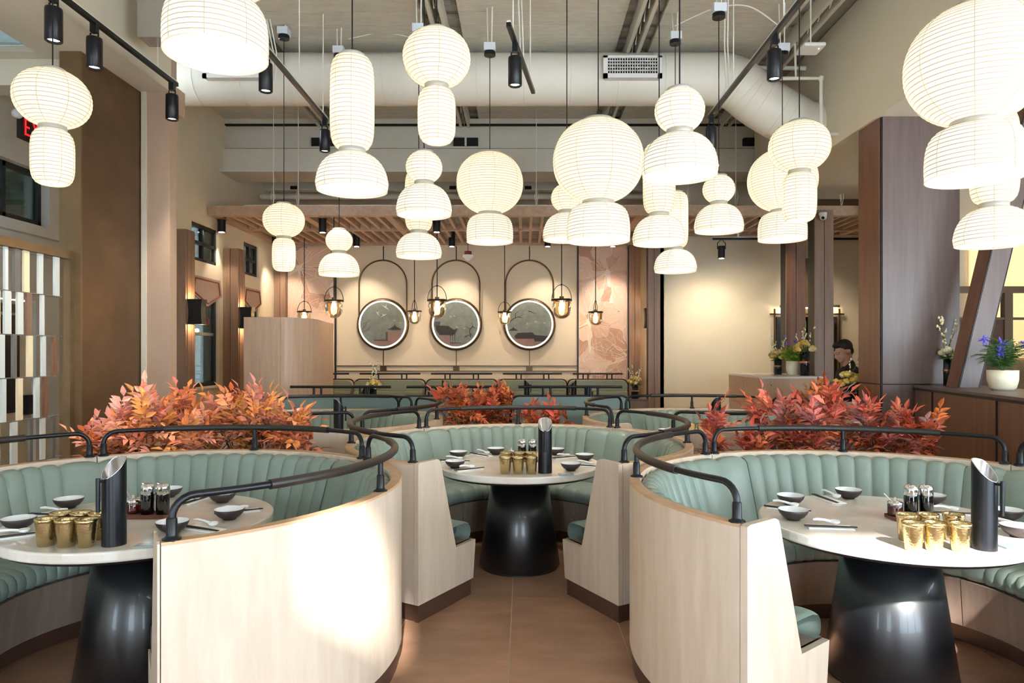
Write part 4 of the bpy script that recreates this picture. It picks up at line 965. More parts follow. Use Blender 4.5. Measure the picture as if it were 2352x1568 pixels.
# oak partition at left with rounded corner
op = T('oak_partition', 'tall oak partition with a rounded corner beside the left windows', 'partition', (-3.3, 9.6, 0))
pts = [(-3.64, 10.9), (-3.64, 9.0), (-3.16, 9.0)] + [(-3.16 + 0.3 * sin(t), 9.6 - 0.6 * cos(t)) for t in [pi / 2 * i / 10 for i in range(1, 11)]] + [(-2.98, 10.6), (-3.0, 10.9)]
n = len(pts)
MB().prism(pts, 0, 2.03).build('body', 'wood_oak', op)
MB().box(-3.17, -3.155, 8.995, 9.0, 0, 2.03).build('joint', 'wood_rim', op)

# host desk
hd = T('host_desk', 'oak host desk with a white stone top, flower vases standing on it', 'desk', (3.6, 9.9, 0))
hp = [(3.2, 10.8), (3.14, 9.15), (4.02, 9.3), (4.06, 10.8)]
MB().prism(hp, 0, 1.225).build('body', 'wood_oak', hd); MB().prism(inset(hp, -0.012), 1.225, 1.25).build('stone_top', 'stone_white', hd)
for x, z in ((3.28, 1.14), (3.9, 1.14)): MB().ball((x, 9.15 + (x - 3.14) * 0.17 - 0.004, z), 0.008, 8, 6).build('screw_cap', 'plinth', hd)

# ================================================================== TABLES AND TABLEWARE
def table(label, cx, cy):
    r = T('round_table', label, 'table', (cx, cy, 0), group='round marble tables')
    MB().lathe([(0, 0.703), (0.592, 0.703), (0.598, 0.707), (0.6, 0.713), (0.6, 0.741), (0.598, 0.747), (0.592, 0.75), (0, 0.75)], n=72, smooth=False).build('marble_top', 'marble', r, True)
    MB().lathe([(0.2, 0.688), (0.57, 0.688), (0.582, 0.703), (0, 0.703)], n=60, smooth=False).build('sub_top', 'reveal', r, True)
    MB().lathe([(0, 0.012), (0.288, 0.012), (0.296, 0.02), (0.2, 0.688), (0, 0.688)], n=64).build('cone_base', 'black_cone', r, True)
    MB().cyl((0, 0, 0), 0.28, 0, 0.012, 40).build('foot_disc', 'reveal', r, True)
    return r
TB = {'centre': (-0.031, 5.097), 'front left': (-1.861, 3.388), 'front right': (1.772, 3.355), 'left rear': (-2.051, 6.83), 'right rear': (1.835, 6.916)}
table('round marble table on a black cone in the centre booth', *TB['centre'])
table('round marble table on a black cone in the front left booth', *TB['front left'])
table('round marble table on a black cone in the front right booth, lit by sun', *TB['front right'])
table('round marble table inside the booth behind the left shrubs', *TB['left rear'])
table('round marble table inside the booth behind the right shrubs', *TB['right rear'])
ZT_ = 0.75
def first_or_dup(proto, loc, rz, label, group):
    if proto.get('used'): return dup(proto, loc, rz, label, group)
    proto.location = loc; proto.rotation_euler = (0, 0, rz); proto['label'] = label; proto['group'] = group; proto['used'] = 1
    return proto
bowl = T('bowl', 'x', 'bowl')
MB().lathe([(0, 0), (0.03, 0), (0.033, 0.006), (0.05, 0.016), (0.064, 0.032), (0.071, 0.05), (0.0695, 0.0515)], n=32).build('dark_outside', 'bowl_out', bowl, True)
MB().lathe([(0.0695, 0.0515), (0.067, 0.048), (0.06, 0.032), (0.046, 0.018), (0.025, 0.01), (0, 0.009)], n=32).build('white_inside', 'bowl_in', bowl, True)
cup = T('cup', 'x', 'cup')
MB().lathe([(0, 0.0), (0.031, 0.0), (0.033, 0.003), (0.042, 0.11), (0.0425, 0.114), (0.0405, 0.114), (0.039, 0.106), (0.031, 0.006), (0, 0.006)], n=30).build('hammered_body', 'gold', cup, True)
MB().lathe([(0.0415, 0.1), (0.0432, 0.1), (0.0437, 0.1155), (0.0405, 0.1155)], n=30).build('rim_band', 'gold', cup, True)
napkin = T('napkin', 'x', 'napkin'); MB().bbox(-0.1, 0.1, -0.04, 0.045, 0.0, 0.004, 0.0012).build('folded_sheet', 'paper', napkin, True)
MB().bbox(-0.1, 0.098, -0.04, 0.0, 0.004, 0.0065, 0.001).build('folded_flap', 'paper', napkin, True)
spoon = T('spoon', 'x', 'spoon')
MB().lathe([(0, 0.006), (0.012, 0.007), (0.02, 0.013), (0.0235, 0.024), (0.022, 0.024), (0.018, 0.015), (0.01, 0.01), (0, 0.009)], n=20).build('spoon_bowl', 'ceramic', spoon, True)
MB().tube([(-0.018, 0, 0.02), (-0.05, 0, 0.028), (-0.085, 0, 0.032), (-0.105, 0, 0.03)], [0.007, 0.006, 0.007, 0.005], 8).build('spoon_handle', 'ceramic', spoon, True)
stick = MB().tube([(-0.115, 0, 0.004), (0.115, 0, 0.003)], [0.0038, 0.0022], 6).mesh('chopstick')
pitcher = T('pitcher', 'x', 'pitcher')
def slant_z(a):
    z = 0.332 - 0.05 * cos(a); return z if z < 0.36 else 0.36 + 0.35 * (z - 0.36)
b = MB(); n = 36; R = 0.047
vo = [(R * cos(2 * pi * i / n), R * sin(2 * pi * i / n), 0.0) for i in range(n)] + [(R * cos(2 * pi * i / n), R * sin(2 * pi * i / n), slant_z(2 * pi * i / n)) for i in range(n)]
b.add(vo, [(i, (i + 1) % n, n + (i + 1) % n, n + i) for i in range(n)], True); b.add(vo[:n], [tuple(range(n - 1, -1, -1))]); b.build('black_body', 'black_metal', pitcher, True)
b = MB(); Ri = 0.0435
vi = [(Ri * cos(2 * pi * i / n), Ri * sin(2 * pi * i / n), 0.01) for i in range(n)] + [(Ri * cos(2 * pi * i / n), Ri * sin(2 * pi * i / n), slant_z(2 * pi * i / n) - 0.003) for i in range(n)] + [(R * cos(2 * pi * i / n), R * sin(2 * pi * i / n), slant_z(2 * pi * i / n)) for i in range(n)]
b.add(vi, [(n + i, n + (i + 1) % n, (i + 1) % n, i) for i in range(n)] + [(2 * n + i, 2 * n + (i + 1) % n, n + (i + 1) % n, n + i) for i in range(n)], True); b.add(vi[:n], [tuple(range(n))]); b.build('steel_lining', 'steel', pitcher, True)
MB().tube([(0.03, 0, 0.275), (0.068, 0, 0.275)], 0.006, 8).tube([(0.07, 0, 0.29), (0.07, 0, 0.15)], 0.0085, 10).build('handle', 'black_metal', pitcher, True)
MB().tube([(0.0455 * cos(2 * pi * i / 36), 0.0455 * sin(2 * pi * i / 36), slant_z(2 * pi * i / 36)) for i in range(36)], 0.002, 6, closed=True).build('steel_rim', 'chrome', pitcher, True)
tray = T('condiment_tray', 'x', 'tray'); MB().bbox(-0.1, 0.1, -0.05, 0.05, 0, 0.014, 0.004).build('board', 'tray', tray, True)
MB().bbox(-0.1, 0.1, -0.05, -0.044, 0.01, 0.02, 0.002).build('lip', 'tray', tray, True); MB().bbox(-0.1, 0.1, 0.044, 0.05, 0.01, 0.02, 0.002).build('lip', 'tray', tray, True)
soyb = T('soy_bottle', 'x', 'bottle')
MB().lathe([(0, 0), (0.029, 0), (0.0315, 0.004), (0.0315, 0.098), (0.0305, 0.102)], n=24).build('filled_glass', 'soy', soyb, True)
MB().lathe([(0.0315, 0.1), (0.0325, 0.102), (0.0325, 0.13), (0.03, 0.142), (0.02, 0.15), (0, 0.151)], n=24).build('chrome_cap', 'chrome', soyb, True)
MB().tube([(-0.012, -0.01, 0.148), (-0.02, -0.018, 0.154)], 0.004, 8).build('spout', 'chrome', soyb, True)
jar = T('chili_jar', 'x', 'jar')
MB().lathe([(0, 0.003), (0.03, 0.003), (0.031, 0.01), (0.031, 0.04), (0, 0.04)], n=22).build('chili_oil', 'chili', jar, True)
MB().lathe([(0, 0), (0.033, 0), (0.0345, 0.006), (0.0345, 0.058), (0.033, 0.06)], n=24).build('glass_wall', 'glass_clear', jar, True)
MB().lathe([(0.035, 0.058), (0.035, 0.066), (0.02, 0.072), (0.006, 0.075), (0.006, 0.088), (0, 0.09)], n=24).build('lid', 'chrome', jar, True)
MB().tube([(0.0, 0.0, 0.05), (-0.045, 0.02, 0.105)], 0.003, 6).build('ladle', 'steel', jar, True)
glass = T('table_card', 'x', 'card'); MB().bbox(-0.05, 0.05, -0.03, 0.03, 0, 0.007, 0.002).build('glass_slab', 'sign_glass', glass, True); MB().box(-0.03, 0.03, -0.004, 0.004, 0.0071, 0.0076).build('printed_line', 'paper', glass, True)

def P2(p): return onz(p[0], p[1], ZT_)
def setting(tb, bowls, naps, cups, pit, bottles, jarp, trayp, card):
    for (p, lb) in bowls:
        q = P2(p); q.z = ZT_; first_or_dup(bowl, q, random.uniform(0, 6), 'dark bowl with white inside on the %s table, %s' % (tb, lb), 'rice bowls')
    for (p0, p1, lb) in naps:
        a, c = P2(p0), P2(p1); d = c - a; ang = atan2(d.y, d.x); m = (a + c) / 2; nrm = Vector((-sin(ang), cos(ang), 0))
        if nrm.y < 0: nrm = -nrm
        first_or_dup(napkin, m + nrm * 0.012 + Vector((0, 0, 0.0002)), ang, 'folded white napkin on the %s table, %s' % (tb, lb), 'napkins')
        for e in (0, 1):
            o = link('chopstick', stick, 'stick'); o.location = m + Vector((0, 0, 0.0075)) - nrm * 0.012 * e; o.rotation_euler = (0, 0, ang + 0.02 * e)
            tag(o, 'dark chopstick on the %s table, %s, %s of its pair' % (tb, lb, ('farther', 'nearer')[e]), 'chopstick', 'chopsticks')
        first_or_dup(spoon, m + nrm * 0.03 + Vector((0.03, 0, 0.0052)), ang + (0.2 if d.x > 0 else 3.3), 'white soup spoon on the %s table, %s' % (tb, lb), 'soup spoons')
    for p, lb in cups:
        q = P2(p); first_or_dup(cup, (q.x, q.y, ZT_), random.uniform(0, 6), 'hammered gold cup on the %s table, %s' % (tb, lb), 'gold cups')
    if pit: q = P2(pit[0]); first_or_dup(pitcher, (q.x, q.y, ZT_), pit[1], 'tall black slant-topped water pitcher on the %s table' % tb, 'water pitchers')
    if trayp: q = P2(trayp); first_or_dup(tray, (q.x, q.y, ZT_), 0.04, 'brown wooden condiment tray on the %s table' % tb, 'condiment trays')
    for p, lb in bottles: q = P2(p); first_or_dup(soyb, (q.x, q.y, ZT_ + 0.0142), 0, 'soy sauce bottle with chrome cap on the %s table, %s of the pair' % (tb, lb), 'sauce bottles')
    if jarp: q = P2(jarp); first_or_dup(jar, (q.x, q.y, ZT_ + 0.0142), 0, 'glass jar of red chili oil beside the bottles on the %s table' % tb, 'chili jars')
    if card: q = P2(card); first_or_dup(glass, (q.x, q.y, ZT_), 0.1, 'small glass card lying on the %s table' % tb, 'table cards')
CL = ('front left', 'front middle', 'front right', 'back left', 'back middle', 'back right')
setting('centre', [((1053, 1051), 'far left'), ((1045, 1074), 'near left'), ((1139, 1043), 'rear left of the bottles'), ((1277, 1044), 'rear, by the pitcher'), ((1343, 1058), 'far right'), ((1311, 1080), 'near right')],
        [((1042, 1083), (1112, 1076), 'near left'), ((1009, 1059), (1081, 1061), 'by the left bowls'), ((1082, 1042), (1124, 1050), 'behind the cups at left'), ((1274, 1054), (1322, 1050), 'right of the pitcher'), ((1325, 1070), (1366, 1073), 'at the right edge')],
        list(zip([(1161, 1087), (1190, 1087), (1220, 1087), (1163, 1075), (1192, 1075), (1220, 1075)], CL)), ((1252, 1085), -pi / 2 - 0.02), [((1199, 1058), 'left'), ((1223, 1058), 'right')], (1175, 1060), (1205, 1059), (1300, 1090))
setting('front left', [((158, 1166), 'behind the cups at left'), ((43, 1214), 'leftmost'), ((511, 1153), 'rear right'), ((527, 1192), 'right, on a napkin'), ((396, 1222), 'half hidden by the booth end'), ((388, 1141), 'behind the bottles')],
        [((62, 1183), (176, 1187), 'behind the cups'), ((-5, 1238), (84, 1227), 'at the left edge'), ((420, 1160), (478, 1143), 'by the rear right bowl'), ((500, 1182), (596, 1172), 'under the right bowl'), ((430, 1212), (495, 1222), 'near the booth end')],
        list(zip([(106, 1252), (152, 1254), (199, 1254), (140, 1236), (186, 1236), (228, 1237)], CL)), ((262, 1250), pi + 1.15), [((339, 1186), 'left'), ((374, 1186), 'right')], (306, 1184), (340, 1187), (340, 1254))
setting('front right', [((1816, 1158), 'far left'), ((1822, 1193), 'left, in the sun'), ((1949, 1144), 'rear left of the bottles'), ((2140, 1157), 'by the bottles'), ((2314, 1193), 'behind the pitcher'), ((2338, 1232), 'right edge')],
        [((1757, 1165), (1862, 1177), 'by the left bowls'), ((1872, 1139), (1925, 1158), 'by the rear left bowl'), ((1880, 1212), (1935, 1214), 'near left'), ((2155, 1180), (2212, 1182), 'by the cups'), ((2300, 1214), (2352, 1222), 'at the right edge')],
        list(zip([(2097, 1262), (2145, 1262), (2205, 1264), (2083, 1240), (2132, 1240), (2190, 1240)], CL)), ((2261, 1260), -1.1), [((2092, 1190), 'left'), ((2127, 1190), 'right')], (2056, 1190), (2090, 1192), (2325, 1256))
q = TB['right rear']
dup(pitcher, (q[0] + 0.12, q[1] + 0.12, ZT_), 2.2, 'tall black pitcher on the table behind the right red shrubs', 'water pitchers')
for k, (dx, dy) in enumerate(((-0.15, -0.05), (-0.06, -0.06), (0.03, -0.06))): dup(cup, (q[0] + dx - 0.02, q[1] + dy, ZT_), 0, 'gold cup on the table behind the right red shrubs, %s' % ('left', 'middle', 'right')[k], 'gold cups')
dup(bowl, (q[0] - 0.42, q[1] + 0.02, ZT_), 0, 'dark bowl at the left edge of the table behind the right red shrubs', 'rice bowls')
q = TB['left rear']; dup(pitcher, (q[0] + 0.25, q[1] - 0.1, ZT_), 0.5, 'tall black pitcher on the table behind the left orange shrubs', 'water pitchers')
dup(bowl, (q[0] + 0.45, q[1] + 0.1, ZT_), 0, 'dark bowl on the table behind the left orange shrubs', 'rice bowls')

# small dining tables between the straight benches
dtab = T('dining_table', 'x', 'table')
MB().bbox(-0.4, 0.4, -0.3, 0.3, 0.72, 0.75, 0.005).build('table_top', 'marble', dtab, True); MB().cyl((0, 0, 0), 0.04, 0.02, 0.72, 14).build('column', 'black_metal', dtab, True); MB().cyl((0, 0, 0), 0.24, 0, 0.02, 24).build('foot', 'black_metal', dtab, True)
for k, (px_, Y, lb) in enumerate(((735, 11.55, 'by the back wall, beside the oak partition'), (895, 11.55, 'by the back wall, second from left'), (1035, 11.55, 'by the back wall, below the middle arch'), (1215, 11.55, 'by the back wall, fourth from left'), (1340, 11.55, 'by the back wall, at right'),
        (830, 9.42, 'behind the front benches at left'), (1045, 9.42, 'behind the front benches at centre'), (1340, 9.42, 'behind the front benches at right'))):
    first_or_dup(dtab, (bx(px_, Y), Y, 0), 0, 'small pale dining table ' + lb, 'bench tables')
for px_, Y, rz, lb in ((755, 11.6, 0.2, 'left of the back benches, by the oak partition'), (1021, 11.6, 0.2, 'below the middle arch'), (1210, 11.6, 0.2, 'below the right arch'), (1318, 11.6, 2.9, 'near the right end of the back benches'), (840, 9.4, 2.6, 'left of the yellow flowers behind the front benches'), (1350, 9.4, 0.3, 'at the right behind the front benches')):
    dup(pitcher, (bx(px_, Y), Y, 0.75), rz, 'black pitcher on a bench table, ' + lb, 'water pitchers')

# ================================================================== PLANTERS AND SHRUBS
def planter(label, x0, x1, y0, y1, h=0.72):
    r = T('planter_box', label, 'planter', ((x0 + x1) / 2, (y0 + y1) / 2, 0), group='planter boxes'); t = 0.03
    b = MB().box(x0, x1, y0, y0 + t, 0, h).box(x0, x1, y1 - t, y1, 0, h).box(x0, x0 + t, y0 + t, y1 - t, 0, h).box(x1 - t, x1, y0 + t, y1 - t, 0, h); b.build('trough', 'wood_oak', r)
    MB().box(x0 + t, x1 - t, y0 + t, y1 - t, 0.02, h - 0.05).build('soil', 'soil', r)
planter('long oak planter with orange shrubs between the left booths', -3.3, -1.5, 4.72, 5.45)
planter('long oak planter with red shrubs between the right booths', 1.38, 3.35, 4.7, 5.5)
planter('oak planter with rust shrubs behind the centre booth', -0.68, 0.5, 6.75, 7.75)
planter('narrow planter with rust shrubs beside the host desk', 3.12, 3.38, 7.3, 7.9)
def leaf(b, p, d, up, L_, W):
    d = d.normalized(); s = d.cross(up)
    if s.length < 1e-4: s = d.orthogonal()
    s.normalize(); u = s.cross(d); m1 = p + d * L_ * 0.38; m2 = p + d * L_ * 0.72 - u * L_ * 0.05; tip = p + d * L_ - u * L_ * 0.16
    b.add([p, m1 + s * W / 2 + u * W * 0.18, m1, m1 - s * W / 2 + u * W * 0.18, m2 + s * W * 0.3 + u * W * 0.05, m2 - u * 0.004, m2 - s * W * 0.3 + u * W * 0.05, tip],
          [(0, 2, 1), (0, 3, 2), (1, 2, 5, 4), (2, 3, 6, 5), (4, 5, 7), (5, 6, 7)], False)
def spray_mesh(seed):
    rs = random.Random(seed); b = MB(); L_ = rs.uniform(0.15, 0.22); n = rs.choice((3, 4, 4, 5)); droop = rs.uniform(0.0, 0.4)
    pt = lambda t: Vector((L_ * t, 0.02 * sin(3 * t) * rs.choice((1, 1)), 0.02 + L_ * (0.25 * t - droop * t * t)))
    b.tube([pt(t / 6) for t in range(7)], [0.0022 - 0.0012 * t / 6 for t in range(7)], 4)
    for k in range(n):
        t = 0.25 + 0.7 * k / n
        for sg in (-1, 1):
            d = Vector((rs.uniform(0.45, 0.8), sg * rs.uniform(0.6, 1.0), rs.uniform(-0.25, 0.3)))
            leaf(b, pt(t), d, Vector((0, 0, 1)), rs.uniform(0.07, 0.1) * (1.1 - 0.3 * t), rs.uniform(0.034, 0.044))
    leaf(b, pt(1.0), Vector((1, rs.uniform(-0.2, 0.2), 0.1)), Vector((0, 0, 1)), 0.09, 0.038)
    return b.mesh('leaf_spray')
SPR = {m: [spray_mesh(i + 31 * j) for i in range(7)] for j, m in enumerate(('leaf_orange', 'leaf_red', 'leaf_rust'))}
for m, L_ in SPR.items():
    for me in L_: me.materials.append(MATS[m])
def shrub(label, x, y, ztop, spread, m, n=52, z0=0.66):
    r = T('shrub', label, 'shrub', (x, y, z0), group='autumn shrubs'); b = MB(); hgt = ztop - z0 - 0.11; tips = []
    for k in range(9):
        a = random.uniform(0, 2 * pi); rr = spread * sqrt(random.uniform(0.02, 1)); hh = hgt * random.uniform(0.55, 0.92) if k else hgt * 0.93
        if k == 0: rr *= 0.3
        P = [Vector((0.03 * cos(a), 0.03 * sin(a), 0)), Vector((rr * 0.3 * cos(a), rr * 0.3 * sin(a), hh * 0.45)), Vector((rr * 0.7 * cos(a), rr * 0.7 * sin(a), hh * 0.8)), Vector((rr * cos(a), rr * sin(a), hh))]
        b.tube(P, [0.006, 0.005, 0.004, 0.002], 5); tips.append(P)
    b.build('stems', 'stem', r, True)
    for i in range(n):
        P = random.choice(tips) if i > 10 else tips[0]; t = random.uniform(0.12, 1) ** 0.7 * 3; j = min(int(t), 2); p = P[j].lerp(P[j + 1], t - j)
        o = link('leaf_spray', random.choice(SPR[m]), None, r); o.location = p
        up_ = i < 9 or t > 2.6
        o.rotation_euler = (random.uniform(-0.5, 0.5), random.uniform(-1.4, -0.7) if up_ else random.uniform(-0.9, 0.35), random.uniform(0, 2 * pi)); o.scale = [random.uniform(0.8, 1.15)] * 3
def zt(py, Y): return H + (HZ - py) * Y / F
for px_, py_, Y, sp_, lb in ((265, 965, 5.0, 0.24, 'lowest, at the left end of the left planter'), (335, 905, 5.05, 0.22, 'tall spike in front of the bronze column'), (405, 893, 5.2, 0.26, 'in front of the tan panel'), (470, 940, 5.0, 0.28, 'low one below the left window'),
        (545, 905, 5.1, 0.28, 'full one left of the oak partition'), (608, 893, 5.15, 0.27, 'tallest orange one before the oak partition'), (672, 945, 5.05, 0.22, 'right end of the left planter')):
    shrub('orange autumn shrub, ' + lb, bx(px_, Y), Y, zt(py_, Y), sp_, 'leaf_orange', 58)
for px_, py_, Y, sp_, lb in ((1640, 935, 5.0, 0.09, 'slender one at the left end of the right planter'), (1735, 1005, 4.95, 0.13, 'low one left of the tall group'), (1800, 905, 5.05, 0.24, 'tall one before the host desk'), (1868, 930, 4.95, 0.26, 'dense one in the middle of the right planter'), (1920, 895, 5.1, 0.24, 'tallest red one beside the right column'),
        (2010, 918, 5.05, 0.24, 'in front of the right column'), (2068, 945, 5.0, 0.22, 'near the counter end'), (2120, 985, 5.1, 0.16, 'lowest at the right end of the right planter')):
    shrub('red autumn shrub, ' + lb, bx(px_, Y), Y, zt(py_, Y), sp_, 'leaf_red', 16 if (py_ > 980 or px_ == 1640) else 50)
for px_, py_, Y, sp_, lb in ((1055, 885, 7.1, 0.24, 'left one behind the centre booth'), (1110, 890, 7.2, 0.26, 'middle one behind the centre booth'), (1150, 880, 7.3, 0.2, 'tallest one behind the centre booth'), (1225, 935, 7.0, 0.2, 'sparse one right of the centre booth middle'), (1275, 930, 7.0, 0.14, 'thin one at the right behind the centre booth')):
    shrub('rust coloured shrub, ' + lb, bx(px_, Y), Y, zt(py_, Y), sp_, 'leaf_rust', 60 if px_ < 1200 else 20)
shrub('rust coloured shrub beside the host desk, left of the two', 3.22, 7.45, zt(895, 7.45), 0.2, 'leaf_rust', 50); shrub('rust coloured shrub beside the host desk, right of the two', 3.3, 7.75, zt(885, 7.75), 0.22, 'leaf_rust', 50)

# ================================================================== FLOWERS
def blossoms(r, c, n, rad, m, size=0.035, flatten=0.8):
    me = MB()
    for k in range(9):
        a = 2 * pi * k / 8 + 0.3; t = 0.9 if k < 8 else 0
        me.ball((0.55 * size * cos(a) * (t > 0), 0.55 * size * sin(a) * (t > 0), 0.1 * size * (t == 0) * 5), 0.55 * size, 7, 5)
    me = me.mesh('blossom')
    for k in range(n):
        a = random.uniform(0, 2 * pi); ph = random.uniform(-0.2, 1.5); o = link('blossom', me, m, r)
        o.location = Vector(c) - Vector(r.location) + Vector((rad * cos(ph) * cos(a), rad * cos(ph) * sin(a), rad * flatten * sin(ph)))
        o.rotation_euler = (random.uniform(-0.6, 0.6), random.uniform(-0.6, 0.6), a)
def twigs(r, c, n, h, spread, m='twig', buds='petal_cream'):
    b = MB(); bb = MB(); c = Vector(c)
    for k in range(n):
        a = random.uniform(0, 2 * pi); d = Vector((spread * cos(a), spread * 0.5 * sin(a), h * random.uniform(0.7, 1))); w1 = Vector((random.uniform(-0.03, 0.03), 0, 0))
        P = [c, c + d * 0.35 + w1, c + d * 0.7 - w1, c + d + w1]; b.tube(P, [0.004, 0.0035, 0.003, 0.0015], 5)
        for j in range(9):
            t = random.uniform(0.35, 1) * 3; i = min(int(t), 2); p = P[i].lerp(P[i + 1], t - i); bb.ball(p + Vector((random.uniform(-0.008, 0.008), -0.004, 0)), random.uniform(0.006, 0.011), 6, 4, (1, 1, 1.5))
    b.build('twigs', m, r); bb.build('buds', buds, r)
def vase_flowers(label, x, y, z, hv, rv, nb=14, rb=0.11, tw=4, th=0.3, size=0.035, m='petal_yellow'):
    r = T('flower_vase', label, 'flowers', (x, y, z), group='vases of flowers')
    MB().lathe([(0, 0), (rv, 0), (rv, hv), (rv - 0.006, hv), (rv - 0.006, 0.01), (0, 0.01)], (x, y, z), 22).build('vase', 'vase_black', r)
    MB().lathe([(rv + 0.001, hv * 0.52), (rv + 0.004, hv * 0.53), (rv + 0.004, hv * 0.6), (rv + 0.001, hv * 0.61)], (x, y, z), 22).build('copper_band', 'copper', r)
    b = MB()
    for k in range(26):
        a = random.uniform(0, 2 * pi); leaf(b, Vector((x, y, z + hv - 0.005)), Vector((cos(a), sin(a), random.uniform(-0.1, 0.7))), Vector((0, 0, 1)), rb * random.uniform(0.8, 1.3), 0.035)
    b.build('foliage', 'green', r)
    blossoms(r, (x, y, z + hv + rb * 0.3), nb, rb * 0.85, m, size)
    if tw: twigs(r, (x, y, z + hv), tw, th, rb)
def fern_pot(label, x, y, z, hp_, rp_, spread, hh, m, blue):
    r = T('potted_fern', label, 'potted plant', (x, y, z), group='potted ferns')
    MB().lathe([(0, 0), (rp_ * 0.7, 0), (rp_ * 0.86, hp_ * 0.12), (rp_, hp_ * 0.5), (rp_ * 1.02, hp_), (rp_ * 0.95, hp_), (rp_ * 0.92, hp_ * 0.8), (0, hp_ * 0.8)], (x, y, z), 28).build('pot', 'pot_cream', r)
    me = []
    for s_ in range(4):
        b = MB(); rs = random.Random(s_ + 90); L_ = spread * rs.uniform(0.9, 1.25); dr = rs.uniform(0.3, 1.0)
        pt = lambda t: Vector((L_ * t, 0, hh * (1.5 * t - (0.9 + 0.5 * dr) * t * t))); b.tube([pt(t / 8) for t in range(9)], 0.002, 4)
        for k in range(13):
            t = 0.15 + 0.82 * k / 13
            for sg in (-1, 1): leaf(b, pt(t), Vector((0.5, sg, 0.1)), Vector((0, 0, 1)), spread * 0.3 * (1.05 - 0.75 * t) + 0.012, 0.012)
        me.append(b.mesh('frond'))
    for k in range(44):
        o = link('frond', me[k % 4], m, r); o.location = (0, 0, hp_ * 0.85); o.rotation_euler = (0, random.uniform(-0.9, 0.1), random.uniform(0, 2 * pi)); o.scale = [random.uniform(0.7, 1.1)] * 3
    for (dx, dz, s_) in blue:
        b = MB(); c = Vector((x + dx, y - 0.06, z + hp_ + dz)); MB().tube([(x, y, z + hp_ * 0.9), c], 0.002, 4).build('flower_stem', 'green', r)
        for k in range(18):
            a = random.uniform(0, 2 * pi); leaf(b, c, Vector((cos(a), random.uniform(-0.8, 0.2), sin(a))), Vector((0, 0, 1)), s_ * random.uniform(0.8, 1.2), s_ * 0.35)
        b.build('blue_flower', 'petal_blue', r)
# on the host desk
q = at(1787, 857, 10.2); vase_flowers('black vase of yellow flowers at the left on the host desk', q.x, 10.2, 1.25, 0.22, 0.056, 22, 0.12, 6, 0.36, 0.04)
q = at(1848, 861, 9.65); vase_flowers('black marble vase of yellow flowers at the right on the host desk', q.x, 9.65, 1.25, 0.33, 0.064, 24, 0.135, 6, 0.38, 0.042)
q = at(1821, 860, 9.85); fern_pot('bright fern in a cream pot between two vases on the host desk', q.x, 9.85, 1.25, 0.2, 0.09, 0.23, 0.2, 'fern', [(-0.12, 0.26, 0.035), (0.0, 0.27, 0.03), (0.1, 0.26, 0.03), (-0.14, 0.36, 0.03)])
# on the right counter
fern_pot('dark fern with blue flowers in a wide cream pot on the right counter', *at(2303, 880, 5.9)[:2], 1.245, 0.17, 0.115, 0.29, 0.3, 'green_dark', [(-0.2, 0.26, 0.055), (-0.06, 0.22, 0.07), (-0.07, 0.15, 0.05), (0.14, 0.22, 0.05)])
vase_flowers('slim vase with cream flowers and twigs behind the slanted post', 4.1, 6.7, 1.245, 0.26, 0.035, 7, 0.09, 6, 0.45, 0.045, 'petal_cream')
# between the benches and by the pilaster
q = at(857, 905, 9.45); vase_flowers('dark vase of yellow flowers between the straight benches', q.x, 9.45, 0.75, 0.33, 0.05, 14, 0.1, 4, 0.4)
sc_ = T('side_cabinet', 'low taupe cabinet beside the right pilaster', 'cabinet', (1.8, 11.2, 0)); MB().bbox(1.62, 1.98, 11.0, 11.4, 0.05, 0.83, 0.006).build('body', 'veneer_taupe_cool_lit', sc_); MB().box(1.65, 1.95, 11.03, 11.37, 0, 0.05).build('foot', 'plinth', sc_)
MB().box(1.63, 1.97, 10.992, 11.0, 0.1, 0.8).build('door', 'veneer_pil', sc_)
vase_flowers('dark vase of yellow flowers on the low cabinet beside the right pilaster', 1.8, 11.2, 0.83, 0.22, 0.06, 14, 0.12, 5, 0.34)
# oak stand with flowers in front of the man
st = T('flower_stand', 'oak stand holding a flower vase beside the right column', 'stand', (3.62, 7.6, 0)); MB().bbox(3.42, 3.95, 7.38, 7.8, 0, 1.02, 0.005).build('body', 'wood_oak', st); MB().box(3.41, 3.96, 7.37, 7.81, 1.02, 1.04).build('top', 'wood_oak', st)
vase_flowers('black vase of yellow flowers on the oak stand in front of the man', 3.52, 7.52, 1.04, 0.16, 0.085, 20, 0.14, 2, 0.4, 0.036)

# ================================================================== PERSON
def blob(shapes, name, m, parent, voxel=0.012, smooth=4):
    b = MB()
    for s_ in shapes:
        if s_[0] == 'b': b.ball(s_[1], s_[2], 16, 12, s_[3] if len(s_) > 3 else (1, 1, 1), s_[4] if len(s_) > 4 else None)
        else:
            P, R_ = [Vector(p) for p in s_[1]], s_[2]; b.tube(P, R_, 12)
            for p, rr in zip(P, R_): b.ball(p, rr, 12, 8)
    o = b.build(name, m, parent, True)
    md = o.modifiers.new('remesh', 'REMESH'); md.mode = 'VOXEL'; md.voxel_size = voxel; md.use_smooth_shade = True
    m2 = o.modifiers.new('smooth', 'SMOOTH'); m2.iterations = smooth; m2.factor = 0.5
    return o
pe = T('person', 'person with short dark hair in a black shirt, head bowed, behind yellow flowers', 'person', (3.79, 8.15, 0), 0.0)
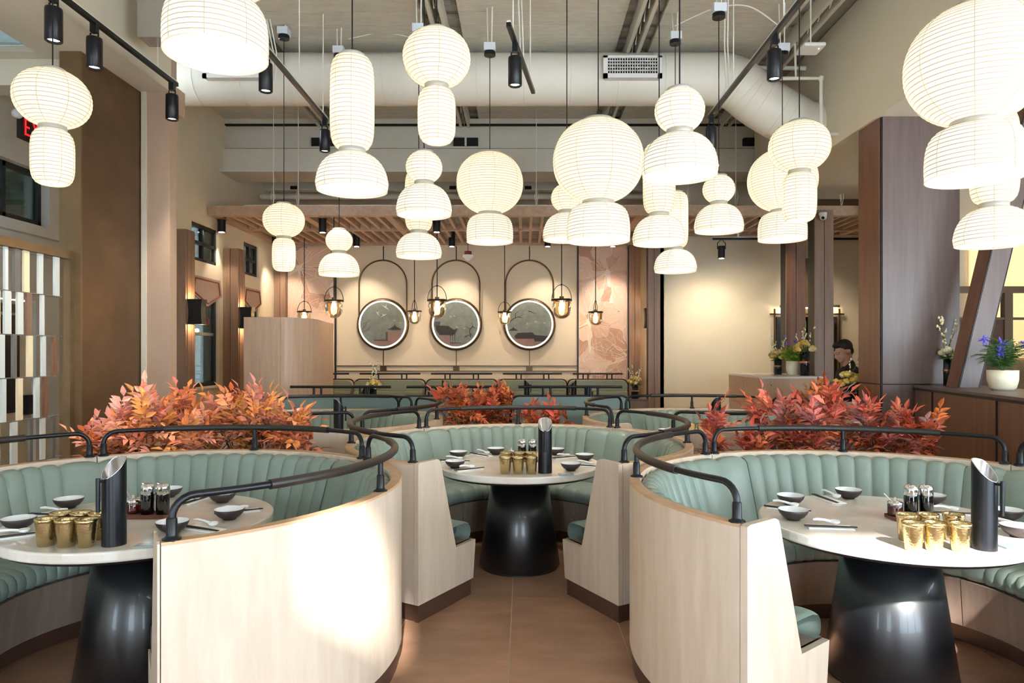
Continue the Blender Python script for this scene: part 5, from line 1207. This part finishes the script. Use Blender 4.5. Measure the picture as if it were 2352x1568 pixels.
# faces -x (to the left), head tipped down
Mh = Matrix.Rotation(radians(-22), 3, 'Y'); hc = Vector((-0.03, 0, 1.575))
def hp3(x, y, z): return hc + Mh @ Vector((x, y, z))
fingers = []
for k, (dy, L_) in enumerate(((-0.03, 0.062), (-0.01, 0.07), (0.01, 0.066), (0.03, 0.052))):
    fingers.append(('t', [(-0.36, -0.12 + dy, 1.06), (-0.36 - L_ * 0.7, -0.12 + dy, 1.062), (-0.36 - L_, -0.12 + dy, 1.05)], [0.0095, 0.009, 0.0075]))
fingers.append(('t', [(-0.3, -0.075, 1.06), (-0.34, -0.05, 1.065), (-0.37, -0.045, 1.06)], [0.011, 0.0095, 0.008]))
fing2 = [(a, [(p[0], -p[1] + 0.06, p[2]) for p in P], R_) for a, P, R_ in fingers]
blob([('b', hp3(0.02, 0, 0.03), 0.098, (1.0, 0.8, 1.0), Mh), ('b', hp3(-0.03, 0, -0.045), 0.07, (0.9, 0.86, 1.05), Mh), ('b', hp3(-0.06, 0, -0.085), 0.032, (1, 1.1, 0.8), Mh), ('b', hp3(-0.1, 0, -0.028), 0.019, (1.1, 0.8, 1.3), Mh), ('b', hp3(-0.09, 0, 0.005), 0.016, (1, 0.8, 1.8), Mh),
      ('b', hp3(-0.085, 0, -0.062), 0.017, (0.9, 1.4, 0.7), Mh), ('b', hp3(-0.075, 0, 0.028), 0.022, (1, 2.4, 0.7), Mh), ('b', hp3(0.025, -0.077, -0.01), 0.024, (0.9, 0.4, 1.3), Mh), ('b', hp3(0.025, 0.077, -0.01), 0.024, (0.9, 0.4, 1.3), Mh),
      ('t', [(0.03, 0, 1.36), (0.02, 0, 1.46), hp3(0.02, 0, -0.04)], [0.062, 0.056, 0.06]), ('t', [(0.04, -0.2, 1.3), (0.04, 0.2, 1.3)], [0.05, 0.05]), ('t', [(0.05, 0, 1.3), (0.04, 0, 1.0), (0.04, 0, 0.9)], [0.09, 0.1, 0.1]),
      ('t', [(0.04, -0.2, 1.3), (0.02, -0.23, 1.05), (-0.2, -0.17, 1.03), (-0.28, -0.13, 1.05)], [0.05, 0.042, 0.034, 0.026]), ('t', [(0.04, 0.2, 1.3), (0.02, 0.23, 1.05), (-0.2, 0.2, 1.03), (-0.28, 0.18, 1.05)], [0.05, 0.042, 0.034, 0.026]),
      ('b', (-0.32, -0.12, 1.055), 0.045, (1, 0.95, 0.4)), ('b', (-0.32, 0.18, 1.055), 0.045, (1, 0.95, 0.4)),
      ('t', [(0.04, -0.09, 0.9), (0.03, -0.1, 0.5), (0.05, -0.1, 0.08)], [0.085, 0.06, 0.045]), ('t', [(0.04, 0.09, 0.9), (0.03, 0.1, 0.5), (0.05, 0.1, 0.08)], [0.085, 0.06, 0.045])] + fingers + fing2, 'body', 'skin', pe, 0.0085, 3)
for sg in (-1, 1): MB().ball(hp3(-0.082, sg * 0.033, 0.008), 0.012, 10, 8).build('eye', 'ceramic', pe, True); MB().ball(hp3(-0.092, sg * 0.034, 0.007), 0.006, 8, 6).build('iris', 'hair', pe, True)
blob([('b', hp3(0.034, 0, 0.052), 0.1, (0.98, 0.84, 0.92), Mh), ('b', hp3(-0.03, 0, 0.1), 0.06, (1.05, 1.1, 0.6), Mh), ('b', hp3(0.08, 0, -0.0), 0.055, (0.7, 1.25, 1.2), Mh)], 'hair', 'hair', pe, 0.009, 2)
blob([('t', [(0.035, -0.2, 1.31), (0.035, 0.2, 1.31)], [0.068, 0.068]), ('t', [(0.05, 0, 1.3), (0.04, 0, 1.1), (0.04, 0, 0.9)], [0.13, 0.13, 0.135]), ('t', [(0.04, -0.09, 1.25), (0.04, -0.08, 0.88)], [0.12, 0.12]), ('t', [(0.04, 0.09, 1.25), (0.04, 0.08, 0.88)], [0.12, 0.12]), ('t', [(0.045, 0, 1.3), (0.04, 0, 1.425)], [0.085, 0.07]),
      ('t', [(0.04, -0.2, 1.3), (0.02, -0.23, 1.05), (-0.1, -0.2, 1.035)], [0.066, 0.058, 0.05]), ('t', [(0.04, 0.2, 1.3), (0.02, 0.23, 1.05), (-0.1, 0.215, 1.035)], [0.066, 0.058, 0.05])], 'shirt', 'shirt', pe, 0.013, 3)
blob([('t', [(0.04, -0.085, 0.93), (0.03, -0.1, 0.5), (0.05, -0.1, 0.09)], [0.115, 0.085, 0.065]), ('t', [(0.04, 0.085, 0.93), (0.03, 0.1, 0.5), (0.05, 0.1, 0.09)], [0.115, 0.085, 0.065])], 'trousers', 'trousers', pe, 0.016, 3)
for sg in (-1, 1): blob([('t', [(0.08, sg * 0.1, 0.045), (-0.12, sg * 0.1, 0.04)], [0.042, 0.036])], 'shoe', 'leather', pe, 0.01, 2)

# ================================================================== LEFT SIDE THINGS
# fin screen
fs = T('fin_screen', 'bronze framed screen of staggered coloured vertical fins at the left edge', 'screen', (-3.87, 5.0, 0)); X = -3.87
MB().box(X - 0.05, X + 0.01, 3.9, 5.95, 2.36, 2.43).build('top_beam', 'bronze_light', fs); MB().box(X - 0.05, X + 0.01, 5.89, 5.94, 0, 2.36).build('end_post', 'bronze_light', fs); MB().box(X - 0.05, X + 0.01, 3.9, 5.95, 0, 0.12).build('bottom_beam', 'bronze_light', fs)
zr_ = [2.36, 2.03, 1.70, 1.37, 1.04, 0.7, 0.12]
for z in zr_[1:-1]: MB().box(X - 0.04, X + 0.0, 3.9, 5.8, z - 0.004, z + 0.004).build('shelf_plate', 'fin_grey', fs)
cols = ['fin_pale', 'fin_grey', 'veneer_pil', 'fin_pale', 'fin_grey', 'fin_cream', 'fin_pale', 'veneer']
fm = {c: MB().box(-0.018, 0.0, -0.006, 0.06, 0, 1).mesh('fin') for c in cols}
rf = random.Random(3)
for j in range(6):
    z0, z1 = zr_[j + 1], zr_[j]; y = 3.92 + (0.06 if j % 2 else 0.0); k = j * 3
    while y < 5.78 - 0.04 * (j % 2):
        c = cols[k % len(cols)]; o = link('fin', fm[c], c, fs); o.location = (0, y - 5.0, z0 + 0.004); o.scale = (1, rf.uniform(0.45, 1.0), z1 - z0 - 0.008); y += rf.choice((0.1, 0.13, 0.16, 0.19)); k += rf.choice((1, 1, 2))
# exit sign
q = at(62, 293, 6.7); es = T('exit_sign', 'black exit sign with red letters behind the left lantern', 'sign', (-4.8, 6.7, q.z)); ex_, ey0, ez = -4.8, 6.62, q.z - 0.1
MB().box(ex_ - 0.05, ex_, ey0, ey0 + 0.46, ez - 0.02, ez + 0.22).build('housing', 'exit_black', es); MB().box(ex_ - 0.03, ex_ - 0.02, ey0 + 0.2, ey0 + 0.24, ez + 0.22, 4.15).build('stem', 'exit_black', es)
b = MB(); xa, xb = ex_, ex_ + 0.004; s_ = 0.016
def st_(y0, y1, z0, z1): b.box(xa, xb, ey0 + y0, ey0 + y1, ez + z0, ez + z1)
st_(.04, .04 + s_, .02, .18); st_(.04, .11, .02, .02 + s_); st_(.04, .1, .092, .108); st_(.04, .11, .18 - s_, .18)
for sg in (1, -1):
    b.obox((ex_ + 0.002, ey0 + 0.185, ez + 0.1), 0.004, 0.016, 0.178, Matrix.Rotation(sg * 0.44, 3, 'X'))
st_(.262, .262 + s_, .02, .18); st_(.315, .415, .18 - s_, .18); st_(.357, .357 + s_, .02, .18)
b.build('letters', 'exit_red', es)
MB().ball((ex_ - 0.02, ey0 - 0.03, ez + 0.2), 0.05, 12, 8).build('emergency_lamp', 'white_plastic', es)
# wall sconces
def sconce(label, c, sx, sy, h):
    x, y, z = c; r = T('wall_sconce', label, 'sconce', (x, y, z), group='black wall sconces')
    prof = [(1.0, -h / 2), (0.86, -h / 4), (0.82, 0), (0.86, h / 4), (1.0, h / 2)]; b = MB(); vs_ = []; 
    for k, z_ in prof:
        for a, b2 in ((-1, -1), (1, -1), (1, 1), (-1, 1)): vs_.append((x + a * sx * k / 2, y + b2 * sy * k / 2, z + z_))
    b.add(vs_, [(i * 4 + j, i * 4 + (j + 1) % 4, (i + 1) * 4 + (j + 1) % 4, (i + 1) * 4 + j) for i in range(4) for j in range(4)]); b.build('shade', 'black_metal', r)
    MB().box(x - sx * 0.42, x + sx * 0.42, y - sy * 0.42, y + sy * 0.42, z - h / 2 + 0.006, z - h / 2 + 0.01).box(x - sx * 0.42, x + sx * 0.42, y - sy * 0.42, y + sy * 0.42, z + h / 2 - 0.01, z + h / 2 - 0.006).build('glow_plate', 'sconce_glow', r)
    for sg in (-1, 1): lamp('sconce_lamp', 'POINT', (x, y, z + sg * (h / 2 + 0.03)), 1.6, (1, 0.72, 0.42), r, size=0.03)
q = at(441, 716, 9.1); sconce('black flared wall sconce on the left pilaster nearest the bronze column', (-4.30, 9.12, q.z), 0.19, 0.16, 0.33)
q = at(556, 730, 10.8); sconce('black flared wall sconce on the second left pilaster behind the oak partition', (-4.30, 10.78, q.z), 0.19, 0.16, 0.33)
q = at(1477, 731, 12.4); sconce('black wall sconce in the niche beside the right mural', (2.24, 12.4, q.z), 0.16, 0.16, 0.36)
# pointed blinds in the windows
for (y0, y1), lb in ((W1, 'in the window nearest the bronze column'), (W2, 'in the window beside the oak partition')):
    r = T('window_blind', 'pointed beige window valance with brown border ' + lb, 'blind', (-4.6, (y0 + y1) / 2, 2.6), group='pointed valances'); ym = (y0 + y1) / 2; Xb = -4.63
    P = [(y0 - 0.02, 2.66), (y1 + 0.02, 2.66), (y1 + 0.08, 2.42), (ym + 0.02, 2.24), (y0 - 0.08, 2.42)]
    MB().slab([(Xb, p[0], p[1]) for p in P], (0.02, 0, 0)).build('cloth', 'blind', r)
    Q = [((p[0] - ym) * 0.84 + ym, (p[1] - 2.46) * 0.8 + 2.46) for p in P]; b = MB()
    for i in range(5):
        a, c = Q[i], Q[(i + 1) % 5]; b.tube([(Xb + 0.022, a[0], a[1]), (Xb + 0.022, c[0], c[1])], 0.012, 6)
    b.build('border', 'blind_trim', r); MB().ball((Xb + 0.03, ym, 2.02), 0.03, 10, 8, (0.8, 0.8, 2.0)).tube([(Xb + 0.03, ym, 2.08), (Xb + 0.02, ym, 2.25)], 0.004, 5).build('tassel', 'blind_trim', r)
